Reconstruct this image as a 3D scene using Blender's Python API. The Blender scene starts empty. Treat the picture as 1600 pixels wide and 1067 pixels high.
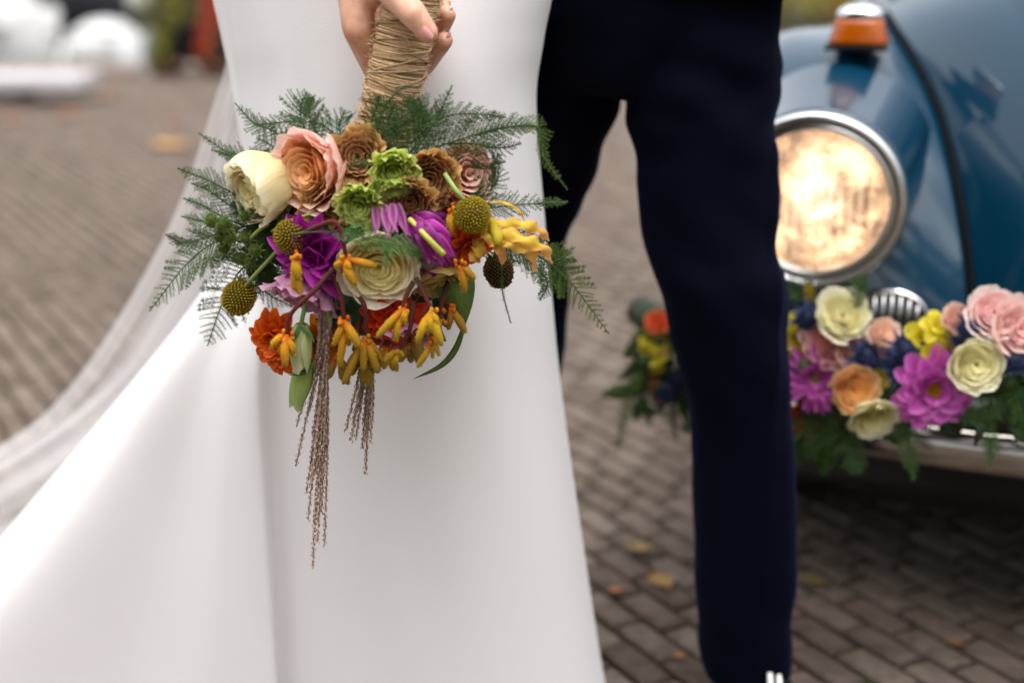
import bpy, math, random
import numpy as np
from mathutils import Vector, Matrix, noise

# ------------------------------------------------------------------ camera, sky, sun, exposure
sc = bpy.context.scene
CAM_H, PITCH, FPX = 1.033, math.radians(15.3), 2222.0
cd = bpy.data.cameras.new('camera'); cam = bpy.data.objects.new('camera', cd)
sc.collection.objects.link(cam); sc.camera = cam
cam.location = (0, 0, CAM_H); cam.rotation_euler = (math.pi/2 - PITCH, 0, 0)
cd.sensor_width = 36; cd.lens = 50; cd.clip_start = 0.05; cd.clip_end = 600
cd.dof.use_dof = True; cd.dof.focus_distance = 1.53; cd.dof.aperture_fstop = 1.75; cd.dof.aperture_blades = 9
SUN_EL, SUN_AZ = math.radians(79), math.radians(172)      # azimuth from +Y towards +X
w = bpy.data.worlds.new('World'); sc.world = w; w.use_nodes = True
nt = w.node_tree; bg = nt.nodes['Background']
sky = nt.nodes.new('ShaderNodeTexSky'); sky.sky_type = 'NISHITA'; sky.sun_disc = False
sky.sun_elevation = SUN_EL; sky.sun_rotation = SUN_AZ; sky.dust_density = 5.0; sky.air_density = 1.0
hs = nt.nodes.new('ShaderNodeHueSaturation'); hs.inputs['Saturation'].default_value = 0.16
nt.links.new(sky.outputs[0], hs.inputs['Color']); nt.links.new(hs.outputs[0], bg.inputs['Color'])
bg.inputs['Strength'].default_value = 0.15
sd = bpy.data.lights.new('sun', 'SUN'); sun = bpy.data.objects.new('sun', sd); sc.collection.objects.link(sun)
sd.energy = 0.7; sd.angle = math.radians(85); sd.color = (1, .95, .89)
dsun = Vector((math.sin(SUN_AZ)*math.cos(SUN_EL), math.cos(SUN_AZ)*math.cos(SUN_EL), math.sin(SUN_EL)))
sun.rotation_euler = dsun.to_track_quat('Z', 'Y').to_euler(); sun.location = dsun*20
sc.view_settings.view_transform = 'Standard'; sc.view_settings.look = 'None'; sc.view_settings.gamma = 1
sc.view_settings.exposure = 1.22; sc.view_settings.use_curve_mapping = False
sc.render.engine = 'CYCLES'
sc.cycles.use_denoising = True
try: sc.cycles.denoiser = 'OPENIMAGEDENOISE'
except Exception: pass
sc.cycles.max_bounces = 8; sc.cycles.transparent_max_bounces = 16
sc.cycles.sample_clamp_indirect = 6; sc.cycles.caustics_reflective = False; sc.cycles.caustics_refractive = False
random.seed(4); np.random.seed(4)
PI = math.pi

# ------------------------------------------------------------------ helpers
def ray(px, py):
    a = (px-800)/FPX; b = -(py-533.5)/FPX
    return Vector((a, math.cos(PITCH)+b*math.sin(PITCH), -math.sin(PITCH)+b*math.cos(PITCH)))
def W(px, py, Y):
    r = ray(px, py); return Vector((0, 0, CAM_H)) + r*(Y/r.y)
def G(px, py, z=0):
    r = ray(px, py); return Vector((0, 0, CAM_H)) + r*((z-CAM_H)/r.z)
def XG(px, Y, z):
    d = Y*math.cos(PITCH)+(CAM_H-z)*math.sin(PITCH)
    return Vector(((px-800)/FPX*d, Y, z))
def proj(p):
    d = p[1]*math.cos(PITCH)+(CAM_H-p[2])*math.sin(PITCH)
    u = p[1]*math.sin(PITCH)+(p[2]-CAM_H)*math.cos(PITCH)
    return 800+FPX*p[0]/d, 533.5-FPX*u/d
def S(r, g, b):
    f = lambda c: (c/255/12.92) if c < 10.3 else ((c/255+.055)/1.055)**2.4
    return (f(r), f(g), f(b))
def lerp(a, b, t): return tuple(x+(y-x)*t for x, y in zip(a, b))
WL = {}
def tag(o, label=None, cat=None, group=None, kind=None):
    if label: o['label'] = label
    if cat: o['category'] = cat
    if group: o['group'] = group
    if kind: o['kind'] = kind
    return o
def empty(name, loc, label=None, cat=None, group=None):
    o = bpy.data.objects.new(name, None); sc.collection.objects.link(o); o.location = loc; WL[o] = Vector(loc)
    o.empty_display_size = .05
    return tag(o, label, cat, group)
class MB:
    def __init__(s): s.v = []; s.f = []; s.c = []; s.p = []
    def add(s, vs, fs, cols=None, puv=None):
        n = len(s.v); s.v.extend([tuple(x) for x in vs]); s.f.extend([tuple(i+n for i in q) for q in fs])
        k = len(vs)
        if cols is None: cols = (.5, .5, .5)
        s.c.extend([tuple(cols)]*k if not hasattr(cols[0], '__len__') else [tuple(c) for c in cols])
        s.p.extend(puv if puv is not None else [(0, 0, 0)]*k)
    def xf(s, M):
        s.v = [tuple(M @ Vector(x)) for x in s.v]; return s
    def mesh(s, name, o=(0, 0, 0), smooth=True):
        me = bpy.data.meshes.new(name)
        me.from_pydata([(x-o[0], y-o[1], z-o[2]) for x, y, z in s.v], [], s.f)
        if s.v:
            at = me.attributes.new('Col', 'FLOAT_COLOR', 'POINT')
            at.data.foreach_set('color', np.array([c[:3]+(1,) for c in s.c], dtype=np.float32).ravel())
            at = me.attributes.new('puv', 'FLOAT_VECTOR', 'POINT')
            at.data.foreach_set('vector', np.array(s.p, dtype=np.float32).ravel())
        if smooth: me.polygons.foreach_set('use_smooth', [True]*len(me.polygons))
        return me
    def obj(s, name, mat, parent=None, smooth=True, origin=None):
        a = np.array(s.v)
        if origin is None:
            origin = (a.min(0)+a.max(0))/2
            if parent is None: origin[2] = a[:, 2].min()
        origin = Vector(origin)
        me = s.mesh(name, origin, smooth); me.materials.append(mat)
        o = bpy.data.objects.new(name, me); sc.collection.objects.link(o)
        WL[o] = origin; o.location = origin - (WL[parent] if parent else Vector((0, 0, 0))); o.parent = parent
        return o
def grid_faces(nu, nv, cu=False, cv=False, off=0):
    fs = []
    for i in range(nv if cv else nv-1):
        for j in range(nu if cu else nu-1):
            fs.append((off+i*nu+j, off+i*nu+(j+1) % nu, off+((i+1) % nv)*nu+(j+1) % nu, off+((i+1) % nv)*nu+j))
    return fs
def crv(pts, n):
    """Catmull-Rom through pts (any dimension), n samples"""
    P = np.array([tuple(p) for p in pts], float); m = len(P)
    if m == 2: return [P[0]+(P[1]-P[0])*t for t in np.linspace(0, 1, n)]
    Q = np.vstack([2*P[0]-P[1], P, 2*P[-1]-P[-2]]); out = []
    for t in np.linspace(0, m-1, n):
        i = min(int(t), m-2); u = t-i; a, b, c, d = Q[i:i+4]
        out.append(.5*((2*b)+(-a+c)*u+(2*a-5*b+4*c-d)*u*u+(-a+3*b-3*c+d)*u**3))
    return out
def crvc(pts, n):
    P = np.array([tuple(p) for p in pts], float); m = len(P); out = []
    for t in np.arange(n)/n*m:
        i = int(t); u = t-i; a, b, c, d = (P[(i+k) % m] for k in (-1, 0, 1, 2))
        out.append(.5*((2*b)+(-a+c)*u+(2*a-5*b+4*c-d)*u*u+(-a+3*b-3*c+d)*u**3))
    return out
def tube(mb, pts, rad, sides=6, cols=(.5, .5, .5), cap=True, twist=0):
    pts = [Vector(p) for p in pts]; n = len(pts)
    rad = [rad]*n if not hasattr(rad, '__len__') else rad
    vs = []; cs = []; pv = []; up = None
    for i, p in enumerate(pts):
        t = (pts[min(i+1, n-1)]-pts[max(i-1, 0)]).normalized()
        if up is None: up = t.orthogonal().normalized()
        up = (up - t*up.dot(t)); up = up.normalized() if up.length > 1e-6 else t.orthogonal().normalized()
        bi = t.cross(up)
        for k in range(sides):
            a = 2*PI*k/sides+twist*i
            vs.append(p+(up*math.cos(a)+bi*math.sin(a))*rad[i])
            pv.append((k/sides, i/max(1, n-1), 0))
            cs.append(cols if not hasattr(cols[0], '__len__') else cols[i])
    fs = grid_faces(sides, n, cu=True)
    if cap: fs += [tuple(range(sides))[::-1], tuple(range((n-1)*sides, n*sides))]
    mb.add(vs, fs, cs, pv)
def box(mb, lo, hi, cols=(.5, .5, .5), b=0.0):
    x0, y0, z0 = lo; x1, y1, z1 = hi
    if b <= 0:
        vs = [(x, y, z) for z in (z0, z1) for y in (y0, y1) for x in (x0, x1)]
        mb.add(vs, [(0, 2, 3, 1), (4, 5, 7, 6), (0, 1, 5, 4), (2, 6, 7, 3), (0, 4, 6, 2), (1, 3, 7, 5)], cols); return
    def ring(z, i): return [(x0+i, y0+i, z), (x1-i, y0+i, z), (x1-i, y1-i, z), (x0+i, y1-i, z)]
    vs = ring(z0, b)+ring(z0+b, 0)+ring(z1-b, 0)+ring(z1, b)
    mb.add(vs, grid_faces(4, 4, cu=True)+[(3, 2, 1, 0), (12, 13, 14, 15)], cols)
def capsule(mb, A, B, ra, rb, n=14, m=5):
    A, B = Vector(A), Vector(B); t = B-A; L = t.length; t = t/L if L > 1e-9 else Vector((0, 0, 1))
    u = t.orthogonal().normalized(); v = t.cross(u); vs = [A-t*ra]
    prof = [(-math.cos(PI/2*k/m)*ra, math.sin(PI/2*k/m)*ra) for k in range(1, m+1)]
    prof += [(L+math.sin(PI/2*k/m)*rb, math.cos(PI/2*k/m)*rb) for k in range(0, m)]
    for h, r in prof:
        vs += [A+t*h+(u*math.cos(2*PI*k/n)+v*math.sin(2*PI*k/n))*r for k in range(n)]
    vs.append(B+t*rb); N = len(prof)
    fs = [(0, 1+(k+1) % n, 1+k) for k in range(n)]
    fs += [(1+i*n+k, 1+i*n+(k+1) % n, 1+(i+1)*n+(k+1) % n, 1+(i+1)*n+k) for i in range(N-1) for k in range(n)]
    fs += [(1+(N-1)*n+k, 1+(N-1)*n+(k+1) % n, len(vs)-1) for k in range(n)]
    mb.add(vs, fs)
def ellipsoid(mb, c, r, n=14, m=9, cols=(.5, .5, .5), M=None):
    vs = []; c = Vector(c)
    for i in range(m+1):
        th = PI*i/m
        for k in range(n):
            p = Vector((r[0]*math.sin(th)*math.cos(2*PI*k/n), r[1]*math.sin(th)*math.sin(2*PI*k/n), r[2]*math.cos(th)))
            vs.append(c+(M @ p if M else p))
    mb.add(vs, grid_faces(n, m+1, cu=True), cols)
def lathe(mb, prof, n=32, cols=(.5, .5, .5), M=None, cap=False):
    vs = [Vector((r*math.cos(2*PI*k/n), r*math.sin(2*PI*k/n), z)) for r, z in prof for k in range(n)]
    if M: vs = [M @ p for p in vs]
    fs = grid_faces(n, len(prof), cu=True)
    if cap: fs += [tuple(range(n))[::-1], tuple(range((len(prof)-1)*n, len(prof)*n))]
    mb.add(vs, fs, cols)
def remesh(o, vox, it, fac=.5):
    m = o.modifiers.new('r', 'REMESH'); m.mode = 'VOXEL'; m.voxel_size = vox; m.use_smooth_shade = True
    m = o.modifiers.new('s', 'SMOOTH'); m.factor = fac; m.iterations = it
    dg = bpy.context.evaluated_depsgraph_get(); dg.update()
    me = bpy.data.meshes.new_from_object(o.evaluated_get(dg)); mats = list(o.data.materials)
    o.modifiers.clear(); o.data = me
    if not me.materials:
        for x in mats: me.materials.append(x)
    me.polygons.foreach_set('use_smooth', [True]*len(me.polygons))
    return me
def facing(d, spin=0):
    d = Vector(d).normalized(); return d.to_track_quat('Z', 'Y').to_matrix().to_4x4() @ Matrix.Rotation(spin, 4, 'Z')
def TW(rx, up, tw): return Vector((rx, -tw, up))       # right, up, towards the camera
def N(x, y, z, s=1.0): return noise.noise(Vector((x*s, y*s, z*s)))

# ------------------------------------------------------------------ materials
def nm(name):
    m = bpy.data.materials.new(name); m.use_nodes = True; t = m.node_tree
    return m, t, t.nodes['Principled BSDF'], t.nodes['Material Output']
def si(b, **k):
    for n, v in k.items():
        n = n.replace('_', ' ')
        b.inputs[n].default_value = v+(1,) if isinstance(v, tuple) and len(v) == 3 and b.inputs[n].type == 'RGBA' else v
def node(t, typ, **k):
    n = t.nodes.new(typ)
    for a, v in k.items(): setattr(n, a, v)
    return n
def noise_tex(t, scale, detail=4, vec=None, rough=.6):
    n = node(t, 'ShaderNodeTexNoise'); n.inputs['Scale'].default_value = scale; n.inputs['Detail'].default_value = detail
    n.inputs['Roughness'].default_value = rough
    if vec is None: vec = node(t, 'ShaderNodeTexCoord').outputs['Object']
    t.links.new(vec, n.inputs['Vector']); return n
def bump(t, b, h, strength, dist=.001):
    n = node(t, 'ShaderNodeBump'); n.inputs['Strength'].default_value = strength; n.inputs['Distance'].default_value = dist
    t.links.new(h, n.inputs['Height']); t.links.new(n.outputs[0], b.inputs['Normal']); return n
def varied(t, b, colout, fac, lo, hi):
    r = node(t, 'ShaderNodeMapRange'); r.inputs['To Min'].default_value = lo; r.inputs['To Max'].default_value = hi
    r.inputs['From Min'].default_value = .25; r.inputs['From Max'].default_value = .75
    t.links.new(fac, r.inputs['Value'])
    m = node(t, 'ShaderNodeVectorMath', operation='SCALE')
    t.links.new(colout, m.inputs[0]); t.links.new(r.outputs[0], m.inputs['Scale'])
    t.links.new(m.outputs[0], b.inputs['Base Color']); return m
def simple(name, col, rough=.5, scale=30, amp=.15, bs=.1, bd=.001, **k):
    m, t, b, o = nm(name); si(b, Roughness=rough, **k)
    n = noise_tex(t, scale); rgb = node(t, 'ShaderNodeRGB'); rgb.outputs[0].default_value = col+(1,)
    varied(t, b, rgb.outputs[0], n.outputs['Fac'], 1-amp, 1+amp)
    if bs: bump(t, b, n.outputs['Fac'], bs, bd)
    return m
def attr_mat(name, rough=.5, trans=.25, streak=.22, spec=.3, bs=.25, su=10, sv=1.6, tint=1.0):
    m, t, b, o = nm(name); si(b, Roughness=rough, Specular_IOR_Level=spec)
    a = node(t, 'ShaderNodeAttribute', attribute_name='Col'); p = node(t, 'ShaderNodeAttribute', attribute_name='puv')
    mp = node(t, 'ShaderNodeMapping'); mp.inputs['Scale'].default_value = (su, sv, 1); t.links.new(p.outputs['Vector'], mp.inputs['Vector'])
    n = noise_tex(t, 1.0, 3, mp.outputs[0])
    v = varied(t, b, a.outputs['Color'], n.outputs['Fac'], 1-streak, 1+streak)
    bump(t, b, n.outputs['Fac'], bs, .0012)
    if trans:
        tr = node(t, 'ShaderNodeBsdfTranslucent'); t.links.new(v.outputs[0], tr.inputs['Color'])
        mx = node(t, 'ShaderNodeMixShader'); mx.inputs[0].default_value = trans
        t.links.new(b.outputs[0], mx.inputs[1]); t.links.new(tr.outputs[0], mx.inputs[2]); t.links.new(mx.outputs[0], o.inputs['Surface'])
    return m
M = {}
M['petal'] = attr_mat('petal_matte', .5, .42, .13, .25, .22)
M['foliage'] = attr_mat('foliage', .5, .18, .3, .35, .2, 6, 3)
M['plain'] = attr_mat('painted_attribute', .6, 0, .12, .4, .15, 3, 3)
M['grass'] = attr_mat('dry_grass', .6, .15, .45, .25, .3, 8, 30)
M['pod'] = attr_mat('fuzzy_pod', .75, 0, .35, .2, .6, 30, 60)

def make_dress():
    m, t, b, o = nm('white_crepe'); si(b, Roughness=.7, Specular_IOR_Level=.12, Sheen_Weight=.3, Sheen_Roughness=.4, Base_Color=(.74, .715, .72))
    tc = node(t, 'ShaderNodeTexCoord'); mp = node(t, 'ShaderNodeMapping'); mp.inputs['Scale'].default_value = (160, 160, 1100)
    t.links.new(tc.outputs['Object'], mp.inputs[0]); n = noise_tex(t, 1, 2, mp.outputs[0])
    bump(t, b, n.outputs['Fac'], .4, .0006)
    return m
M['dress'] = make_dress()
def make_veil():
    m, t, b, o = nm('tulle'); si(b, Roughness=.7, Base_Color=(.82, .8, .8), Specular_IOR_Level=.1)
    tr = node(t, 'ShaderNodeBsdfTransparent'); tl = node(t, 'ShaderNodeBsdfTranslucent'); tl.inputs[0].default_value = (.85, .83, .83, 1)
    m1 = node(t, 'ShaderNodeMixShader'); m1.inputs[0].default_value = .45
    t.links.new(b.outputs[0], m1.inputs[1]); t.links.new(tl.outputs[0], m1.inputs[2])
    a = node(t, 'ShaderNodeAttribute', attribute_name='puv'); mp = node(t, 'ShaderNodeMapping'); mp.inputs['Scale'].default_value = (9, .6, 1)
    t.links.new(a.outputs['Vector'], mp.inputs[0]); n = noise_tex(t, 1, 3, mp.outputs[0])
    lw = node(t, 'ShaderNodeLayerWeight'); lw.inputs[0].default_value = .35
    ad = node(t, 'ShaderNodeMath', operation='MULTIPLY_ADD'); ad.inputs[1].default_value = .35; 
    r = node(t, 'ShaderNodeMapRange'); r.inputs['From Min'].default_value = .3; r.inputs['From Max'].default_value = .7
    r.inputs['To Min'].default_value = .16; r.inputs['To Max'].default_value = .36
    t.links.new(n.outputs['Fac'], r.inputs['Value']); t.links.new(lw.outputs['Facing'], ad.inputs[0]); t.links.new(r.outputs[0], ad.inputs[2])
    m2 = node(t, 'ShaderNodeMixShader'); t.links.new(ad.outputs[0], m2.inputs[0])
    t.links.new(tr.outputs[0], m2.inputs[1]); t.links.new(m1.outputs[0], m2.inputs[2]); t.links.new(m2.outputs[0], o.inputs['Surface'])
    return m
M['veil'] = make_veil()
def make_skin():
    m, t, b, o = nm('skin'); si(b, Roughness=.45, Specular_IOR_Level=.4, Subsurface_Weight=.15, Subsurface_Scale=.006)
    b.inputs['Subsurface Radius'].default_value = (1, .35, .2)
    n = noise_tex(t, 45, 4); cr = node(t, 'ShaderNodeValToRGB')
    cr.color_ramp.elements[0].color = S(196, 138, 114)+(1,); cr.color_ramp.elements[1].color = S(228, 180, 156)+(1,)
    cr.color_ramp.elements[0].position = .3; cr.color_ramp.elements[1].position = .7
    t.links.new(n.outputs['Fac'], cr.inputs[0]); t.links.new(cr.outputs[0], b.inputs['Base Color'])
    n2 = noise_tex(t, 700, 3); bump(t, b, n2.outputs['Fac'], .12, .0005)
    return m
M['skin'] = make_skin()
M['nail'] = simple('nail', S(214, 150, 146), .22, 60, .05, 0)
def make_wool():
    m, t, b, o = nm('navy_wool'); si(b, Roughness=.85, Specular_IOR_Level=.05, Sheen_Weight=.05, Sheen_Roughness=.35, Base_Color=(.0010, .0013, .0058))
    b.inputs['Sheen Tint'].default_value = (.25, .35, 1, 1)
    n = noise_tex(t, 1400, 2); bump(t, b, n.outputs['Fac'], .35, .0006)
    return m
M['wool'] = make_wool()
M['leather'] = simple('black_leather', (.008, .008, .009), .35, 90, .2, .15)
M['sole'] = simple('rubber_sole', (.012, .012, .012), .8, 60, .2, .1)
M['lace'] = simple('white_lace', (.7, .69, .66), .8, 300, .1, .4)
M['sock'] = simple('grey_sock', (.28, .27, .33), .9, 300, .12, .4)
M['jute'] = attr_mat('jute_twine', .85, 0, .4, .15, .8, 3, 900)
M['stem'] = simple('green_stem', (.10, .20, .04), .5, 60, .25, .1)
def make_paint():
    m, t, b, o = nm('blue_car_paint'); si(b, Roughness=.32, Base_Color=(.0015, .036, .074), Coat_Weight=1.0, Coat_Roughness=.03, Coat_IOR=1.5, Specular_IOR_Level=.15)
    n = noise_tex(t, 3.0, 3); bump(t, b, n.outputs['Fac'], .05, .01)
    return m
M['paint'] = make_paint()
M['chrome'] = simple('chrome', (.88, .88, .88), .15, 8, .05, .02, Metallic=1.0)
M['dark_rubber'] = simple('black_rubber', (.012, .012, .012), .55, 40, .2, .1)
M['bead'] = simple('bead_rubber', (.006, .006, .007), .85, 40, .2, .05, Specular_IOR_Level=.08)
M['dimmed'] = simple('dimmed_chrome', (.42, .39, .36), .2, 12, .25, .05, Metallic=1.0)  # old chrome; dark brownish base stands in for reflected ground
M['satin'] = simple('satin_chrome', (.92, .92, .92), .3, 12, .05, .02, Metallic=1.0)
M['steel'] = simple('steel_wheel', (.5, .5, .5), .4, 30, .15, .05, Metallic=.6)
M['under'] = simple('underbody', (.01, .009, .008), .9, 10, .3, .2)
M['amber'] = simple('amber_plastic', (.44, .09, .002), .2, 40, .08, .05, Transmission_Weight=.1)
M['carglass'] = simple('tinted_glass', (.02, .03, .03), .05, 5, .1, 0)
M['reflector'] = simple('reflector_bowl', (.92, .80, .66), .24, 30, .06, .8, .008, Metallic=1.0)
def make_lens():
    m, t, b, o = nm('headlight_glass'); si(b, Roughness=.06, Base_Color=(1, .95, .88), IOR=1.45)
    tr = node(t, 'ShaderNodeBsdfTransparent'); tr.inputs[0].default_value = (1, .93, .86, 1)
    tl = node(t, 'ShaderNodeBsdfTranslucent'); tl.inputs[0].default_value = (1, .88, .78, 1)
    gl = node(t, 'ShaderNodeBsdfGlossy'); gl.inputs['Roughness'].default_value = .08
    tc = node(t, 'ShaderNodeTexCoord'); wv = node(t, 'ShaderNodeTexWave', bands_direction='X'); wv.inputs['Scale'].default_value = 22; wv.inputs['Distortion'].default_value = .6
    t.links.new(tc.outputs['Object'], wv.inputs['Vector'])
    bp = node(t, 'ShaderNodeBump'); bp.inputs['Strength'].default_value = .9; bp.inputs['Distance'].default_value = .006
    t.links.new(wv.outputs['Fac'], bp.inputs['Height']); t.links.new(bp.outputs[0], gl.inputs['Normal']); t.links.new(bp.outputs[0], tl.inputs['Normal'])
    m1 = node(t, 'ShaderNodeMixShader'); m1.inputs[0].default_value = .78
    t.links.new(tr.outputs[0], m1.inputs[1]); t.links.new(tl.outputs[0], m1.inputs[2])
    nz = noise_tex(t, 22, 3, tc.outputs['Object']); mr = node(t, 'ShaderNodeMapRange'); mr.inputs['From Min'].default_value = .38; mr.inputs['From Max'].default_value = .62; mr.inputs['To Min'].default_value = .4; mr.inputs['To Max'].default_value = .92
    t.links.new(nz.outputs['Fac'], mr.inputs['Value']); t.links.new(mr.outputs[0], m1.inputs[0])
    fr = node(t, 'ShaderNodeFresnel'); fr.inputs[0].default_value = 1.45; t.links.new(bp.outputs[0], fr.inputs['Normal'])
    m2 = node(t, 'ShaderNodeMixShader'); t.links.new(fr.outputs[0], m2.inputs[0]); t.links.new(m1.outputs[0], m2.inputs[1]); t.links.new(gl.outputs[0], m2.inputs[2])
    t.links.new(m2.outputs[0], o.inputs['Surface'])
    return m
M['lens'] = make_lens()
def emis(name, col, s):
    m, t, b, o = nm(name); si(b, Base_Color=col, Emission_Color=col, Emission_Strength=s); return m
M['bulb'] = emis('lit_bulb', (1, .74, .54), 2.3)
def make_brick(name, single):
    m, t, b, o = nm(name); si(b, Roughness=.75, Specular_IOR_Level=.15)
    if single: f = node(t, 'ShaderNodeObjectInfo').outputs['Random']
    else:
        a = node(t, 'ShaderNodeAttribute', attribute_name='Col'); sp = node(t, 'ShaderNodeSeparateColor')
        t.links.new(a.outputs['Color'], sp.inputs[0]); f = sp.outputs[0]
    cr = node(t, 'ShaderNodeValToRGB'); cr.color_ramp.interpolation = 'LINEAR'
    e = cr.color_ramp.elements; e[0].position = 0; e[0].color = (.092, .067, .052, 1); e[1].position = 1; e[1].color = (.130, .099, .079, 1)
    for p, c in ((.25, (.155, .121, .098)), (.5, (.108, .080, .063)), (.75, (.172, .137, .112))):
        q = e.new(p); q.color = c+(1,)
    t.links.new(f, cr.inputs[0])
    geo = node(t, 'ShaderNodeNewGeometry')
    n = noise_tex(t, 26, 6, geo.outputs['Position'], .7)
    varied(t, b, cr.outputs[0], n.outputs['Fac'], .5, 1.42)
    n2 = noise_tex(t, 120, 5, geo.outputs['Position'], .7); bump(t, b, n2.outputs['Fac'], .5, .003)
    return m
M['brick1'] = make_brick('clay_paver_single', True); M['brickn'] = make_brick('clay_paver', False)
def make_joint():
    m, t, b, o = nm('mossy_joint'); si(b, Roughness=.95, Specular_IOR_Level=.1)
    geo = node(t, 'ShaderNodeNewGeometry'); n = noise_tex(t, 7, 6, geo.outputs['Position'], .7); cr = node(t, 'ShaderNodeValToRGB')
    e = cr.color_ramp.elements; e[0].position = .42; e[0].color = (.050, .034, .022, 1); e[1].position = .58; e[1].color = (.075, .075, .016, 1)
    t.links.new(n.outputs['Fac'], cr.inputs[0]); t.links.new(cr.outputs[0], b.inputs['Base Color'])
    n2 = noise_tex(t, 300, 4, geo.outputs['Position']); bump(t, b, n2.outputs['Fac'], .8, .004)
    return m
M['joint'] = make_joint()
M['stone'] = simple('quay_stone', (.22, .17, .14), .8, 6, .25, .4, .01)
M['concrete'] = simple('pale_concrete', (.46, .44, .45), .7, 5, .08, .2, .005)
M['boatwhite'] = simple('white_gelcoat', (.62, .62, .61), .25, 3, .03, 0)
M['boatdark'] = simple('black_hull', (.012, .012, .016), .35, 3, .1, 0)
M['boatblue'] = simple('grey_stripe', (.30, .30, .31), .4, 3, .1, 0)
M['wood'] = simple('varnished_wood', (.28, .15, .07), .4, 14, .3, .1)
M['water'] = simple('canal_water', (.015, .022, .018), .08, 2.2, .2, .5, .06)
M['bark'] = simple('bark', (.07, .055, .042), .9, 14, .35, .8, .02)
M['soil'] = simple('far_ground', (.10, .095, .05), .95, 2, .35, .3, .02)
M['terracotta'] = simple('terracotta', (.20, .10, .06), .85, 12, .2, .2)
M['grey_metal'] = simple('galvanised', (.42, .43, .46), .4, 10, .1, .05, Metallic=.5)

# ------------------------------------------------------------------ the setting
QY = 13.2
mb = MB(); box(mb, (-30, -25, -.9), (30, QY, -.012)); pave = mb.obj('pavement', M['joint']); tag(pave, kind='structure')
mb = MB(); vs = [(-90, QY-.5, -.62), (90, QY-.5, -.62), (90, 60, -.62), (-90, 60, -.62)]; mb.add(vs, [(0, 1, 2, 3)])
tag(mb.obj('water', M['water']), kind='structure')
mb = MB(); vs = [(-400, -400, -.95), (400, -400, -.95), (400, 500, -.95), (-400, 500, -.95)]; mb.add(vs, [(0, 1, 2, 3)])
tag(mb.obj('ground', M['soil']), kind='structure')
mb = MB(); box(mb, (-90, 34, -1.0), (90, 400, .15)); tag(mb.obj('far_bank', M['soil']), kind='structure')
# bricks
BL, BW, JO = .128, .0615, .0115
ang = math.radians(-61.3); ca, sa = math.cos(ang), math.sin(ang)
def hidden(x, y):
    poly = [(330, 0), (310, 200), (220, 420), (100, 620), (-40, 730), (-40, 1120), (950, 1120), (860, 600), (830, 200), (850, 0)]
    c = False
    for i in range(len(poly)):
        (x1, y1), (x2, y2) = poly[i], poly[i-1]
        if (y1 > y) != (y2 > y) and x < (x2-x1)*(y-y1)/(y2-y1)+x1: c = not c
    return c or (1085 < x < 1240)
cells = []
for i in range(-330, 330):
    for j in range(-190, 190):
        u = j*BL+(i % 2)*BL*.5+((i*37) % 11-5)*.003; v = i*BW
        x = u*ca-v*sa; y = u*sa+v*ca+6.0
        if not (-1.0 < y < QY-.45): continue
        if abs(x) > 1.4+.46*max(y, 0): continue
        cells.append((x, y))
rank = []
for k, (x, y) in enumerate(cells):
    if y < 1.2: continue
    px, py = proj((x, y, 0))
    if -20 < px < 1620 and 0 < py < 1085 and not hidden(px, py): rank.append((y, k))
rank.sort(); single = {k for _, k in rank[:290]}
def brick_v(rng):
    l, ww = (BL-JO)/2+rng.uniform(-.002, .001), (BW-JO)/2+rng.uniform(-.001, .001); b = .006; z = rng.uniform(-.002, .003)
    vs = []
    for (zz, ins) in ((-.03, 0), (z-.005, 0), (z, b)):
        vs += [(-l+ins, -ww+ins, zz), (l-ins, -ww+ins, zz), (l-ins, ww-ins, zz), (-l+ins, ww-ins, zz)]
    vs = vs[:8]+[(a+rng.uniform(-.002, .002), c+rng.uniform(-.002, .002), d+rng.uniform(-.0012, .0012)) for a, c, d in vs[8:]]
    return vs, grid_faces(4, 3, cu=True)+[(8, 9, 10, 11)]
rng = random.Random(7); bm_ = []
for _ in range(8):
    q = MB(); q.add(*brick_v(rng)); me = q.mesh('brick', smooth=False); me.materials.append(M['brick1']); bm_.append(me)
mass = MB(); variants = [brick_v(rng) for _ in range(12)]
for k, (x, y) in enumerate(cells):
    if k in single:
        o = bpy.data.objects.new('brick', rng.choice(bm_)); sc.collection.objects.link(o); o.parent = pave
        o.location = Vector((x, y, 0))-WL[pave]; o.rotation_euler = (rng.uniform(-.012, .012), rng.uniform(-.006, .006), ang+rng.uniform(-.008, .008))
    else:
        vs, fs = rng.choice(variants); a = ang+rng.uniform(-.01, .01); c_, s_ = math.cos(a), math.sin(a); tz = rng.uniform(-.02, .02)
        mass.add([(x+p*c_-q*s_, y+p*s_+q*c_, r+q*tz) for p, q, r in vs], fs, (rng.random(),)*3)
tag(mass.obj('brick_paving', M['brickn'], pave, smooth=False), 'clay brick paving running to the quay', kind='stuff')
# quay coping
mb = MB()
qe = empty('quay_edge', (0, QY-.2, 0)); tag(qe, kind='structure')
for k in range(-11, 12):
    q = MB(); box(q, (k*1.1-.545, QY-.43, -.3), (k*1.1+.545, QY+.05, .05+random.uniform(-.006, .006)), b=.02); q.obj('coping_stone', M['stone'], qe, smooth=False)

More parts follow.
